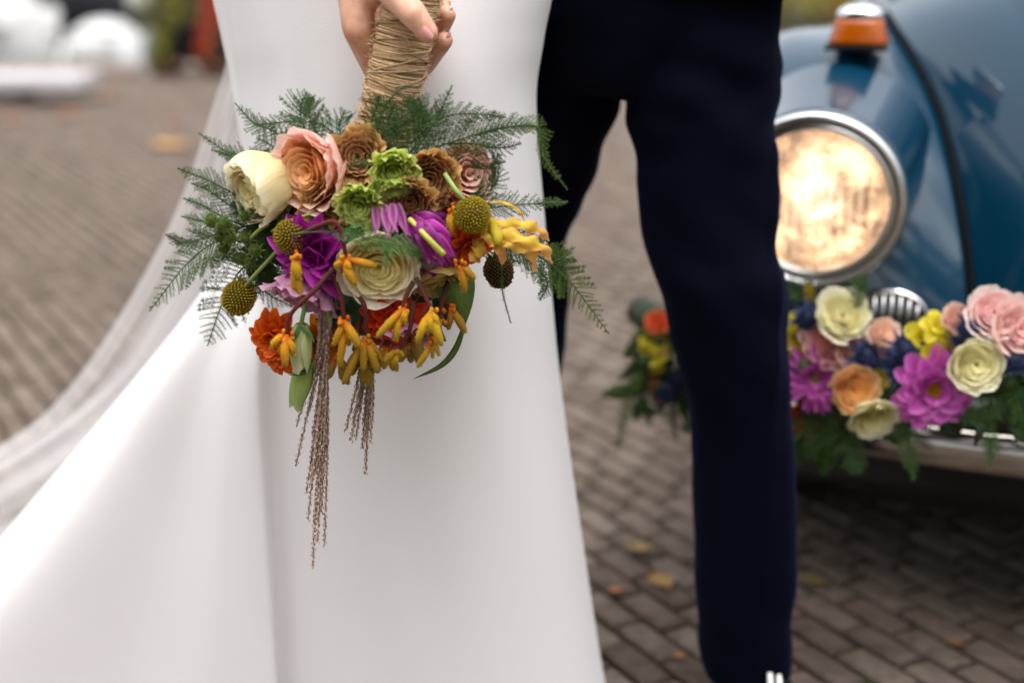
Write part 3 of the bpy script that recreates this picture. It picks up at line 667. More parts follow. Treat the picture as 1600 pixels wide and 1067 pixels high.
# fingers wrap behind the handle, tips show at its right
hand_chain([(560, 46, 1.505), (586, 112, 1.532), (626, 136, 1.545), (658, 119, 1.528)], [.0168, .0125, .0098, .0075])
hand_chain([(562, 8, 1.545), (598, 88, 1.560), (662, 102, 1.548), (694, 64, 1.515)], [.0165, .0128, .0122, .0098])
hand_chain([(572, -25, 1.572), (620, 40, 1.574), (684, 50, 1.550), (699, 24, 1.518)], [.0155, .0124, .0116, .0095])
hand_chain([(590, -50, 1.592), (636, 0, 1.586), (680, 20, 1.558), (693, 6, 1.531)], [.0145, .011, .0100, .0082])
# thumb over the front of the handle, with its web
hand_chain([(576, -120, 1.530), (588, -60, 1.500), (612, -14, 1.468), (647, 24, 1.450), (669, 51, 1.449)], [.024, .0215, .0165, .0140, .0105])
hand_chain([(588, -55, 1.507), (566, 6, 1.508)], [.018, .014])
hand_chain([(600, -30, 1.49), (572, 12, 1.512)], [.0125, .010])
bo = body.obj('body', M['skin'], bride)
remesh(bo, .0026, 7, .5)
def nail(px, py, Y, nrm, along, w_, l_):
    n_ = Vector(nrm).normalized(); a_ = (Vector(along)-n_*Vector(along).dot(n_)).normalized(); s_ = a_.cross(n_); c = W(px, py, Y); vs = []
    for i in range(7):
        v = i/6*2-1
        for j in range(7):
            u = j/6*2-1; ww = w_*(1-.28*max(0, v)**2)*math.sqrt(max(.0, 1-.55*abs(v)**5)); vs.append(c+a_*(v*l_)+s_*(u*ww)-n_*(u*u*w_*.55+.0006*v*v))
    m = MB(); m.add(vs, grid_faces(7, 7)); m.obj('nail', M['nail'], bo)
nail(668, 52, 1.4375, TW(.30, .05, 1), TW(.65, -.75, .1), .0062, .0075)
nail(703, 61, 1.510, TW(.9, -.35, .35), TW(.45, .8, .3), .0046, .0062)
nail(706.5, 22, 1.514, TW(.9, -.3, .4), TW(.4, .8, .3), .0044, .006)
nail(663, 117, 1.522, TW(.7, .1, .7), TW(.7, .5, .3), .0036, .0045)
# veil: two layers of tulle behind the gown, trailing to the left
def veil(name, rows, label, off, folds, seed):
    nU, nV = 90, 60; L = crv([(a, b, c) for a, b, c, d in rows], nV); Rr = crv([(d, b, c) for a, b, c, d in rows], nV); vs = []; pv = []
    for i in range(nV):
        t = i/(nV-1)
        for k in range(nU):
            u = k/(nU-1); px = L[i][0]+(Rr[i][0]-L[i][0])*u**1.1; py = L[i][1]+(-40*u*t); Y = L[i][2]+off
            Y += (.012+.05*t)*math.sin(folds*u+seed+1.7*math.sin(t*2+seed))+.02*t*math.sin(folds*2.3*u+seed*3)
            p = W(px, py, Y)
            if p.z < .006: p = XG(px, Y, .006)
            vs.append(p); pv.append((u, t, seed))
    m = MB(); m.add(vs, grid_faces(nU, nV), (.8, .8, .8), pv); o = m.obj(name, M['veil'], bride); return tag(o, label)
veil('veil', [(340, -250, 1.95, 560), (344, -60, 1.95, 560), (357, 60, 1.955, 560), (334, 160, 1.965, 550), (256, 370, 2.0, 540), (112, 600, 2.07, 500), (-30, 712, 2.14, 460), (-330, 850, 2.24, 380), (-620, 960, 2.34, 300)], 'outer layer of sheer white tulle', .02, 15, .4)
veil('veil', [(352, -250, 1.96, 560), (356, -60, 1.96, 560), (366, 60, 1.965, 560), (352, 160, 1.975, 560), (296, 370, 2.02, 540), (190, 570, 2.09, 500), (40, 690, 2.17, 460), (-200, 810, 2.27, 400), (-520, 930, 2.38, 330)], 'inner layer of sheer white tulle', .06, 19, 2.1)

# ------------------------------------------------------------------ groom: trousers, shoes, jacket
groom = empty('person', (.25, 1.86, 0), 'person in a dark navy suit standing beside the white gown', 'person')
tr = MB()
def leg(rows, n=28):
    R = crv(rows, 90); vs = []
    for (py, l, r, Y, dp) in R:
        A, B = W(l, py, Y), W(r, py, Y); c = (A+B)/2; hw = (B.x-A.x)/2
        for k in range(n):
            a = 2*PI*k/n; c_, s_ = math.cos(a), math.sin(a)
            vs.append((c.x+hw*math.copysign(abs(c_)**.9, c_), c.y+dp*s_, c.z))
    tr.add(vs, grid_faces(n, 90, cu=True)+[tuple(range(n))[::-1], tuple(range(89*n, 90*n))])
leg([(40, 968, 1217, 1.87, .115), (150, 973, 1214, 1.86, .112), (230, 990, 1213, 1.85, .105), (300, 998, 1215, 1.84, .10), (380, 1010, 1211, 1.83, .095), (430, 1017, 1223, 1.82, .095), (500, 1031, 1229, 1.815, .09), (560, 1051, 1232, 1.81, .086), (640, 1076, 1238, 1.81, .08), (720, 1081, 1242, 1.81, .076), (830, 1083, 1243, 1.81, .073), (940, 1088, 1243, 1.81, .07), (1000, 1092, 1240, 1.81, .068), (1056, 1102, 1232, 1.81, .066)])
leg([(40, 800, 974, 1.93, .115), (150, 797, 969, 1.95, .11), (220, 790, 950, 1.97, .105), (310, 775, 916, 1.99, .10), (345, 768, 895, 2.0, .095), (375, 764, 887, 2.0, .09), (420, 761, 885, 2.01, .085), (560, 757, 881, 2.02, .08), (620, 752, 875, 2.03, .075), (760, 745, 862, 2.04, .07), (880, 742, 855, 2.05, .068), (962, 742, 850, 2.05, .066)])
R = crv([(-190, 880, 1190, 1.88, .115), (-60, 855, 1212, 1.88, .125), (40, 838, 1218, 1.89, .13), (105, 838, 1216, 1.90, .125), (142, 860, 1205, 1.90, .11)], 40); vs = []
for (py, l, r, Y, dp) in R:
    A, B = W(l, py, Y), W(r, py, Y); c = (A+B)/2
    for k in range(36):
        a = 2*PI*k/36; c_, s_ = math.cos(a), math.sin(a); vs.append((c.x+(B.x-A.x)/2*math.copysign(abs(c_)**.8, c_), c.y+dp*math.copysign(abs(s_)**.8, s_), c.z))
tr.add(vs, grid_faces(36, 40, cu=True)+[tuple(range(36))[::-1], tuple(range(39*36, 40*36))])
to = tr.obj('trousers', M['wool'], groom); me = remesh(to, .006, 6)
co = np.zeros(len(me.vertices)*3); me.vertices.foreach_get('co', co); co = co.reshape(-1, 3); no = np.zeros_like(co).ravel(); me.vertices.foreach_get('normal', no); no = no.reshape(-1, 3)
o_ = WL[to]
for i in range(len(co)):
    x, y, z = co[i][0]+o_.x, co[i][1]+o_.y, co[i][2]+o_.z
    kn = math.exp(-((z-.60)/.16)**2)+.9*math.exp(-((z-.12)/.075)**2)+.35
    d = .008*kn*N(x*5+y*3, y*5, z*14+x*12)+.004*N(x*8, y*8, z*5)+.012*math.exp(-((z-.86)/.09)**2)*N(x*7+z*20, y*6, z*8-x*14)
    d += .0035*max(0, 1-abs(x-.335)/.012)*(1 if y < 1.8 and z < .8 else 0)          # pressed crease
    co[i] += no[i]*d
me.vertices.foreach_set('co', co.ravel()); me.update()
tj = MB(); q_ = [(.235, 1.87, .985, .20, .135), (.235, 1.87, 1.12, .185, .125), (.235, 1.86, 1.25, .195, .13), (.235, 1.86, 1.40, .215, .125), (.235, 1.87, 1.50, .15, .10), (.235, 1.87, 1.54, .07, .07)]
vs = [(cx+a*math.cos(2*PI*k/32), cy+b*math.sin(2*PI*k/32), z) for cx, cy, z, a, b in crv(q_, 30) for k in range(32)]
tj.add(vs, grid_faces(32, 30, cu=True)+[tuple(range(32))[::-1], tuple(range(29*32, 30*32))])
for s_ in (-1, 1): capsule(tj, (.235+s_*.20, 1.87, 1.43), (.235+s_*.235, 1.93, 1.16), .06, .05); capsule(tj, (.235+s_*.235, 1.93, 1.16), (.235+s_*.16, 1.98, 1.02), .05, .038)
jo = tj.obj('jacket', M['wool'], groom); jo.data.materials[0] = M['wool']; remesh(jo, .012, 4)
def shoe(cx, heel_y, toe_y, rot):
    m = MB(); L = heel_y-toe_y; rows = [(0, .030, .075, .0), (.04, .034, .085, 0), (.2, .036, .088, 0), (.42, .036, .075, 0), (.62, .043, .058, 0), (.82, .044, .046, 0), (.94, .034, .038, 0), (1.0, .014, .026, 0)]
    vs = []
    for t, w_, h, _ in crv(rows, 30):
        y = heel_y-L*t
        for k in range(16):
            a = 2*PI*k/16; c_, s_ = math.cos(a), math.sin(a); zz = .022+(h-.022)*.5*(1+s_)
            x = w_*math.copysign(abs(c_)**.75, c_)*(1 if s_ < .3 else 1-.25*(s_-.3)); dx, dy = x, y-heel_y
            vs.append((cx+dx*math.cos(rot)-dy*math.sin(rot), heel_y+dx*math.sin(rot)+dy*math.cos(rot), zz))
    m.add(vs, grid_faces(16, 30, cu=True)+[tuple(range(16))[::-1], tuple(range(29*16, 30*16))]); so = m.obj('shoe', M['leather'], groom)
    m = MB(); vs = []
    for z, e in ((.001, .003), (.020, .004)):
        for t in np.linspace(0, 1, 24):
            w_ = np.interp(t, [r[0] for r in rows], [r[1] for r in rows])+e
            vs.append((t, w_, z))
    bot = []; 
    for z in (.001, .022):
        for sg in (1, -1):
            for t in (np.linspace(0, 1, 20) if sg > 0 else np.linspace(1, 0, 20)):
                w_ = float(np.interp(t, [r[0] for r in rows], [r[1] for r in rows]))+.003; dx, dy = sg*w_, -L*t*1.01+.002
                bot.append((cx+dx*math.cos(rot)-dy*math.sin(rot), heel_y+dx*math.sin(rot)+dy*math.cos(rot), z))
    m.add(bot, grid_faces(40, 2, cu=True)+[tuple(range(40))[::-1], tuple(range(40, 80))]); m.obj('sole', M['sole'], so)
    return so
so = shoe(.335, 1.885, 1.60, .18); shoe(.01, 2.13, 1.85, -.1)
for x0, y0 in ((1203, 1051), (1217, 1054)):
    m = MB(); a, b = W(x0, y0, 1.742), W(x0+1, y0+38, 1.722); tube(m, [a, (a+b)/2+Vector((0, -.004, 0)), b], [.0035, .0042, .0038], 8); m.obj('lace', M['lace'], so)
m = MB(); tube(m, [(.335, 1.815, .05), (.335, 1.815, .12)], .040, 20); m.obj('sock', M['sock'], groom)
# ------------------------------------------------------------------ flowers
def cup_petal(mb, Rk, Hk, phi0, dphi, z0, flare, ruf, cb, ct, ce, rng, nu=17, nv=9, edge=.25, close=.12, M4=None, lip=0):
    vs = []; cs = []; pv = []; ph = rng.uniform(0, 6.28); fr = rng.uniform(5, 8)*(1.3 if ruf > .04 else 1); sd_ = rng.uniform(0, 50); lean = rng.uniform(-.12, .10)
    for i in range(nv):
        v = i/(nv-1)
        for j in range(nu):
            u = j/(nu-1)*2-1
            wv = .42+.58*math.sin(PI*min(1, .12+.62*v)); ed = edge*Hk*(abs(u)**2.4)*v
            r = Rk*math.sin(PI*(close+.5*v))*(1+.07*u)+flare*Rk*v**3*(1-.3*u*u)
            r += ruf*Rk*v*v*(math.sin(fr*u+ph)+.6*math.sin(2.3*fr*u+ph*2))+lean*Rk*v
            z = z0+Hk*v-ed-flare*Hk*.35*v**4+ruf*.7*Hk*v*v*math.cos(fr*1.4*u+ph)
            sm = max(0, (v-.6)/.4); r += lip*sm**1.6*(1-.35*u*u); z -= lip*.45*sm**3
            r += .12*Rk*v*N(u*1.6+sd_, v*2.5, sd_); z += .06*Hk*v*N(u*2.2, sd_, v*2); a = phi0+u*dphi*wv
            vs.append(Vector((r*math.cos(a), r*math.sin(a), z)))
            c = lerp(cb, ct, v**1.2); k = max(0, max(v-.82, (abs(u)-.82)*v)/.18); cs.append(lerp(c, ce, min(1, k)*.8)); pv.append((u, v, sd_))
    if M4: vs = [M4 @ p for p in vs]
    mb.add(vs, grid_faces(nu, nv), cs, pv)
def strip_petal(mb, L, Wd, phi0, elev, curve, cup, r0, z0, cb, ct, ce, rng, nu=5, nv=9, point=.5, M4=None, wav=.05, roll=0):
    vs = []; cs = []; pv = []; sd_ = rng.uniform(0, 50); r, z = r0, z0; th = elev; ph = rng.uniform(0, 6)
    for i in range(nv):
        v = i/(nv-1)
        if i: th = elev-curve*v; r += L/(nv-1)*math.cos(th); z += L/(nv-1)*math.sin(th)
        wv = (math.sin(PI*min(.999, .10+.80*v))**.75) if point < .4 else (math.sin(PI*min(.985, .12+.86*v**.85))**.9)
        if i == nv-1: wv *= (.35 if point >= .4 else .62)
        for j in range(nu):
            u = j/(nu-1)*2-1; lat = u*Wd*wv; lift = cup*Wd*(u*u)*wv+wav*Wd*math.sin(v*7+ph)*u
            if roll: lat *= math.cos(abs(u)*roll); lift += Wd*wv*math.sin(abs(u)*roll)*.8
            rr = r-lift*math.sin(th); zz = z+lift*math.cos(th)
            vs.append(Vector((rr*math.cos(phi0)-lat*math.sin(phi0), rr*math.sin(phi0)+lat*math.cos(phi0), zz)))
            c = lerp(cb, ct, v); cs.append(lerp(c, ce, (abs(u)**3)*.7+.3*max(0, v-.85)/.15)); pv.append((u, v, sd_))
    if M4: vs = [M4 @ p for p in vs]
    mb.add(vs, grid_faces(nu, nv), cs, pv)
def place(pos, face, spin): return Matrix.Translation(pos) @ facing(face, spin)
def rose(parent, name, pos, face, R, H, cb, ct, ce, seed, K=7, flare=.25, ruf=.02, outer=None, sub=2, label=None, heart=None, close=.12, n0=3, n1=6, edge=.22, lip=.14):
    """cupped flower: inner petals joined in the flower mesh, outer petals its children"""
    rng = random.Random(seed); X = place(pos, face, rng.uniform(0, 6)); core = MB(); outs = []
    heart = heart or cb; outer = outer or (cb, ct, ce)
    for k in range(K):
        s = k/(K-1); n = int(round(n0+(n1-n0)*s)); Rk = R*(.10+.90*s**.92); Hk = H*(.44+.56*s); z0 = H*.50*(1-s)
        f0 = rng.uniform(0, 6)
        for q in range(n):
            a = lerp(heart, cb, min(1, s*1.6)); t_ = lerp(lerp(heart, ct, .5), ct, s); e = lerp(ct, ce, s)
            if s > .6: m_ = (s-.6)/.4; a, t_, e = lerp(a, outer[0], m_), lerp(t_, outer[1], m_), lerp(e, outer[2], m_)
            args = (Rk*rng.uniform(.95, 1.05), Hk*rng.uniform(.92, 1.05), f0+2*PI*q/n+rng.uniform(-.15, .15), PI/n*1.45, z0, flare*s**2*rng.uniform(.6, 1.4), ruf*(.4+.6*s), a, t_, e, rng)
            if k >= K-sub: m = MB(); cup_petal(m, *args, edge=edge, close=close, M4=X, lip=lip*R*(.5+.5*s)); outs.append(m)
            else: cup_petal(core, *args, nu=11, nv=8, edge=edge, close=close, M4=X, lip=lip*R*(1.0+.1*s))
    lathe(core, [(.02*R, -.02*H), (.30*R, -.02*H), (.42*R, .08*H), (.45*R, .16*H)], 12, (.10, .17, .04), X)          # calyx
    o = core.obj(name, M['petal'], parent)
    for m in outs: m.obj('petal', M['petal'], o)
    if label: o['label'] = label
    return o
def dahlia(parent, name, pos, face, R, layers, cb, ct, ce, seed, disc=None, sub=2, label=None, wd=.16, point=.3, cup=.35, roll=0, jit=.12):
    rng = random.Random(seed); X = place(pos, face, rng.uniform(0, 6)); core = MB(); outs = []
    for k, (n, el, fr, cv) in enumerate(layers):
        f0 = rng.uniform(0, 6)
        for q in range(n):
            c0 = lerp(cb, ct, rng.uniform(0, .2)); sh_ = rng.uniform(.85, 1.12); mul = lambda c: tuple(min(1, x*sh_) for x in c)
            a = (R*fr*rng.uniform(.9, 1.08), R*wd*rng.uniform(.85, 1.15), f0+2*PI*q/n+rng.uniform(-jit, jit), math.radians(el)+rng.uniform(-jit, jit), math.radians(cv), cup, R*.06, R*.03*(len(layers)-k), mul(c0), mul(ct), mul(ce), rng)
            if k < sub: m = MB(); strip_petal(m, *a, point=point, M4=X, roll=roll); outs.append(m)
            else: strip_petal(core, *a, point=point, M4=X, roll=roll)
    if disc:
        for q in range(60):
            rr = R*.17*math.sqrt((q+.5)/60); an = q*2.39996; p = X @ Vector((rr*math.cos(an), rr*math.sin(an), R*.05)); p2 = X @ Vector((rr*1.15*math.cos(an), rr*1.15*math.sin(an), R*rng.uniform(.16, .24)))
            tube(core, [p, p2], [R*.018, R*.022], 5, disc)
    lathe(core, [(.02*R, -.12*R), (.16*R, -.10*R), (.20*R, .0), (.10*R, .05*R)], 10, (.10, .17, .04), X)
    o = core.obj(name, M['petal'], parent)
    for m in outs: m.obj('petal', M['petal'], o)
    if label: o['label'] = label
    return o
def seed_head(parent, pos, face, rx, rz, seed, c1=(.42, .28, .012), c2=(.10, .055, .006), label=None, name='seed_head'):
    rng = random.Random(seed); X = place(pos, face, rng.uniform(0, 6)); m = MB(); 
    ellipsoid(m, (0, 0, 0), (rx*.9, rx*.9, rz*.92), 18, 12, c2); n = 330
    for q in range(n):
        z = 1-1.9*(q+.5)/n; r = math.sqrt(max(0, 1-z*z)); a = q*2.39996; d = Vector((r*math.cos(a)*rx, r*math.sin(a)*rx, z*rz)); nn = Vector((d.x/rx**2, d.y/rx**2, d.z/rz**2)).normalized()
        L = .0018*rng.uniform(.7, 1.3); b = d*.93; u = nn.orthogonal().normalized()*.00085; v_ = nn.cross(u)
        tip = b+nn*L*1.6; k = rng.uniform(.7, 1.25)
        m.add([b+u*1.3, b+v_*1.3, b-u*1.3, b-v_*1.3, tip+u, tip+v_, tip-u, tip-v_], [(0, 1, 5, 4), (1, 2, 6, 5), (2, 3, 7, 6), (3, 0, 4, 7), (4, 5, 6, 7)], [lerp(c2, c1, .25)]*4+[tuple(x*k for x in c1)]*4)
    for q in range(9):      # small green bracts round the base
        a = 2*PI*q/9; strip_petal(m, rx*.7, rx*.16, a, -.3, .5, .2, rx*.35, -rz*.88, (.10, .16, .03), (.2, .26, .05), (.2, .26, .05), rng, 3, 5)
    m.xf(X); o = m.obj(name, M['pod'], parent, smooth=False)
    if label: o['label'] = label
    return o
def thistle(parent, pos, face, R, seed, ch, cs_, cbr, name='thistle', nb=11, label=None):
    """sea holly: spiky cone over a collar of narrow bracts"""
    rng = random.Random(seed); X = place(pos, face, rng.uniform(0, 6)); m = MB(); ellipsoid(m, (0, 0, R*.2), (R*.46, R*.46, R*.52), 12, 8, ch)
    for q in range(220):
        z = 1-1.7*(q+.5)/220; r = math.sqrt(max(0, 1-z*z)); a = q*2.39996; d = Vector((r*math.cos(a)*.46, r*math.sin(a)*.46, z*.52))*R; c = Vector((0, 0, R*.2)); nn = d.normalized(); u = nn.orthogonal()*R*.028
        v_ = nn.cross(u); p = c+d*.95; k = rng.uniform(.7, 1.4); t_ = p+nn*R*rng.uniform(.13, .26)
        m.add([p+u, p-u*.5+v_*.87, p-u*.5-v_*.87, t_], [(0, 1, 3), (1, 2, 3), (2, 0, 3)], [ch]*3+[tuple(x*k for x in cs_)])
    for q in range(nb):
        a = 2*PI*q/nb+rng.uniform(-.15, .15); strip_petal(m, R*rng.uniform(.8, 1.05), R*.075, a, rng.uniform(.1, .55), .2, .3, R*.15, -R*.12, cbr, lerp(cbr, cs_, .6), cs_, rng, 3, 6)
    m.xf(X); o = m.obj(name, M['foliage'], parent, smooth=False)
    if label: o['label'] = label
    return o
def club(m, A, B, r, cb, ct, bend, rng, n=12):
    """kangaroo paw bud: slim neck swelling to a club with a pointed end"""
    A, B = Vector(A), Vector(B); mid = (A+B)/2+Vector(bend); P = crv([A, mid, B], n); cs = []; rd = []
    for i in range(n):
        t = i/(n-1); rd.append(r*(.40+.62*math.sin(PI*min(1, .02+t*.82))**1.3) if t < .93 else r*.32); cs.append(lerp(lerp(cb, ct, min(1, t*2.2)), (.30, .24, .03), max(0, t-.45)*1.1))
    tube(m, [Vector(p) for p in P], rd, 10, cs)
    L = (B-A).length
    for _ in range(150):      # short felt hairs
        i = rng.randrange(2, n-1); p = Vector(P[i]); d = Vector((rng.gauss(0, 1), rng.gauss(0, 1), rng.gauss(0, 1))).normalized(); q = p+d*rd[i]; e = d.orthogonal()*.00025
        m.add([q-e, q+e, q+d*.0016+(B-A)*.03], [(0, 1, 2)], tuple(x*1.2 for x in cs[i]))
PAWB, PAWT = (.50, .07, .006), (.56, .25, .010)
def paw(parent, stem, buds, seed, cb=PAWB, ct=PAWT, Y=1.41, sc_=(.11, .020, .015), r=.0040, label=None):
    rng = random.Random(seed); m = MB(); P = [W(*p) for p in stem]; tube(m, [Vector(p) for p in crv(P, 22)], list(np.linspace(.0026, .0022, 22)), 8, [lerp((.07, .035, .02), sc_, min(1, i/10)) for i in range(22)])
    tip = P[-1]; o = m.obj('kangaroo_paw', M['pod'], parent)
    for (px, py, dy, rr) in buds:
        b = MB(); k = rng.uniform(.8, 1.15); B = W(px, py, stem[-1][2]+dy)
        club(b, tip+Vector((rng.uniform(-.002, .002), rng.uniform(-.002, .002), 0)), B, r*rr, cb, tuple(min(1, x*k) for x in ct), (rng.uniform(-.002, .002), -.003, rng.uniform(0, .003)), rng); b.obj('bud', M['pod'], o)
    for _ in range(5):
        b = Vector((rng.uniform(-1, 1), rng.uniform(-1, .3), rng.uniform(-1, .6)))*.006; q = MB(); ellipsoid(q, tip+b, (.0022, .0022, .003), 8, 6, lerp(cb, ct, rng.random())); q.obj('bud', M['pod'], o)
    if label: o['label'] = label
    return o
FG, FG2 = (.040, .098, .030), (.075, .155, .045)
def frond(parent, pts, Ls, seed, dens=.0048, cols=(FG, FG2), needle=.0050, ang_=52, plane=None, prof=0, name='fern_frond', wmul=1.0, droop=.0):
    rng = random.Random(seed); P = [W(*p) for p in pts]; n = 40; C = [Vector(p) for p in crv(P, n)]; m = MB()
    tube(m, C, list(np.linspace(.0011, .00035, n)), 5, [lerp((.06, .10, .03), cols[0], i/n) for i in range(n)])
    tot = sum((C[i+1]-C[i]).length for i in range(n-1)); view = Vector(plane or (rng.uniform(-.5, .5), -1, rng.uniform(-.2, .6))).normalized()
    def needles(Q, L, big):
        k = max(3, int(L/(.0016)))
        for i in range(k):
            t = i/k; f = t*(len(Q)-1); a = int(f); p = Q[a].lerp(Q[min(a+1, len(Q)-1)], f-a); tg = (Q[min(a+1, len(Q)-1)]-Q[max(a-1, 0)])
            if tg.length < 1e-7: continue
            tg.normalize(); sd = tg.cross(view); sd = sd.normalized() if sd.length > 1e-4 else tg.orthogonal()
            for s_ in (-1, 1):
                d = (tg*rng.uniform(.5, .95)+sd*s_*rng.uniform(.6, 1)+view*rng.uniform(-.5, .5)).normalized()*big*(1-.45*t)*rng.uniform(.6, 1.2)
                e = d.cross(view); e = e.normalized()*.00040*wmul if e.length > 1e-8 else Vector((.0003, 0, 0)); c = lerp(cols[0], cols[1], rng.random())
                m.add([p-e, p+e, p+d], [(0, 1, 2)], c)
    N_ = int(tot/dens)
    for i in range(int(N_*.06), N_):
        t = i/N_; f = t*(n-1); a = int(f); p = C[a].lerp(C[min(a+1, n-1)], f-a); tg = (C[min(a+1, n-1)]-C[max(a-1, 0)]).normalized(); sd = tg.cross(view).normalized()
        env = math.sin(PI*(.14+.86*t)**.8)**.8 if prof == 0 else (1-t)**.7
        for s_ in (-1, 1):
            L = Ls*env*rng.uniform(.7, 1.12)
            if L < .0035: continue
            th = math.radians(ang_*rng.uniform(.85, 1.15)); d = tg*math.cos(th)+sd*s_*math.sin(th)+view*rng.uniform(-.25, .25); d.normalize()
            Q = [p+d*L*q/6+tg*L*.22*(q/6)**2+Vector((0, 0, -droop*L*(q/6)**2)) for q in range(7)]
            tube(m, Q[::2], [.0003*wmul, .00024*wmul, .0002*wmul, .0001], 3, cols[0], cap=False)
            if L > .022 and wmul <= 1.01:
                for h in range(2, 6):
                    for g in (-1, 1):
                        q0 = Q[h]; t2 = (Q[h]-Q[h-1]).normalized(); s2 = t2.cross(view).normalized(); LL = L*.34*(1-h/8); d2 = (t2*.75+s2*g*.65).normalized()*LL
                        needles([q0+d2*z/3 for z in range(4)], LL, needle*.7)
            needles(Q, L, needle)
    needles(C[n//2:], tot*.5, needle)
    return m.obj(name, M['foliage'], parent, smooth=False)
def leaf(parent, pts, Wd, col, seed, name='leaf', fold=.25, nu=7, nv=16, nrm=None):
    rng = random.Random(seed); C = [Vector(p) for p in crv([W(*p) for p in pts], nv)]; vs = []; cs = []; pv = []; view = Vector(nrm or (.1, -1, .3)).normalized()
    for i, p in enumerate(C):
        t = i/(nv-1); tg = (C[min(i+1, nv-1)]-C[max(i-1, 0)]).normalized(); sd = tg.cross(view).normalized(); nn = sd.cross(tg); wv = Wd*math.sin(PI*min(.99, .04+.96*t**.85))**.85
        for j in range(nu):
            u = j/(nu-1)*2-1; vs.append(p+sd*u*wv+nn*(-abs(u)*wv*fold+.04*Wd*math.sin(t*9+u*2+seed))); cs.append(lerp(tuple(x*1.25 for x in col), col, min(1, abs(u)*3))); pv.append((u*1.5, t*3, seed))
    m = MB(); m.add(vs, grid_faces(nu, nv), cs, pv); return m.obj(name, M['foliage'], parent)

# ------------------------------------------------------------------ the bridal bouquet
bq = empty('bridal_bouquet', W(601, 200, 1.495), 'hand tied bouquet of garden roses, dahlias and ferns with jute wrapped handle', 'bouquet')
# handle
hA, hB = W(598, 215, 1.497), W(647, -14, 1.495); hx = (hB-hA); hl_ = hx.length; hx.normalize(); hu = hx.orthogonal().normalized(); hv = hx.cross(hu)
mb = MB(); tube(mb, [hA-hx*.03, hA, hB], [.027, .0275, .0275], 28, (.25, .16, .08)); hd = mb.obj('handle', M['jute'], bq)
rng = random.Random(11); mb = MB(); P = []; turns = 110; sgs = 26
JC = [(.60, .41, .24), (.50, .33, .18), (.68, .48, .30), (.40, .25, .13)]
for i in range(turns*sgs+1):
    a = 2*PI*i/sgs; t = i/(turns*sgs); wob = .0022*math.sin(a*.37)+.0016*math.sin(a*.113+2)+.0012*math.sin(a*1.02+1)
    P.append(hA+hx*(hl_*t+wob)+(hu*math.cos(a)+hv*math.sin(a))*(.0282+.0005*math.sin(a*.71)+.0006*N(t*30, 1, 2)))
tube(mb, P, [.00095+.0002*math.sin(i*.31) for i in range(len(P))], 5, [lerp(JC[0], JC[1+(i//sgs) % 3], .5+.5*math.sin(i*.05)) for i in range(len(P))])
mb.obj('twine_wrap', M['jute'], hd)
for k in range(22):
    a0 = rng.uniform(0, 6.28); t0 = rng.uniform(0, .75); sp = rng.uniform(.15, .4)*rng.choice((-1, 1)); mb = MB(); Q = []
    for i in range(40):
        a = a0+4.2*i/39; t = min(1, max(0, t0+sp*i/39)); Q.append(hA+hx*hl_*t+(hu*math.cos(a)+hv*math.sin(a))*.0298)
    tube(mb, Q, .0009, 5, JC[k % 4]); mb.obj('twine_strand', M['jute'], hd)
mb = MB()
for k in range(1600):
    a = rng.uniform(0, 6.28); p = hA+hx*hl_*rng.random()+(hu*math.cos(a)+hv*math.sin(a))*.0290; d = (hu*math.cos(a)+hv*math.sin(a))*rng.uniform(.15, .8)+hx*rng.uniform(-.6, .6)+(hv*math.cos(a)-hu*math.sin(a))*rng.uniform(-1, 1)
    d = d.normalized()*rng.uniform(.003, .011); b = p+d*.6+hx*rng.uniform(-.001, .001); e = Vector((.00013, 0, .0001)); mb.add([p-e, p+e, b, p+d], [(0, 1, 2), (1, 3, 2)], JC[2])
mb.obj('loose_fibres', M['jute'], hd)['kind'] = 'stuff'
for k in range(7):
    a = 2*PI*k/7; r = .016 if k else 0; c = (hu*math.cos(a)+hv*math.sin(a))*r; mb = MB(); tube(mb, [hB-hx*.02+c, hB+hx*rng.uniform(.012, .03)+c*1.1], .0042, 8, (.12, .22, .04)); mb.obj('stem', M['stem'], bq)
# core stems that carry the flower heads
cc = W(600, 300, 1.51)
mb = MB(); ellipsoid(mb, W(595, 335, 1.515), (.066, .045, .075), 18, 12, (.012, .022, .008)); mb.obj('stem_bundle', M['foliage'], bq)
CR = ((.86, .72, .34), (.90, .82, .56), (.91, .86, .66))
rose(bq, 'garden_rose', W(428, 283, 1.475)-TW(-.74, -.30, .62).normalized()*.020, TW(-.74, -.30, .62), .036, .060, CR[0], CR[1], CR[2], 1, K=8, flare=.02, ruf=.012, heart=(.88, .74, .22), sub=3, label='cream cupped rose', edge=.2, close=.165, lip=.09)
rose(bq, 'garden_rose', W(494, 264, 1.452)-TW(-.58, -.05, .8).normalized()*.022, TW(-.58, -.05, .8), .038, .046, (.92, .42, .12), (.92, .56, .28), (.92, .66, .46), 2, K=9, flare=.10, ruf=.035, heart=(.92, .40, .08), outer=((.88, .50, .42), (.90, .62, .57), (.90, .70, .66)), sub=3, label='peach and pink many petalled rose')
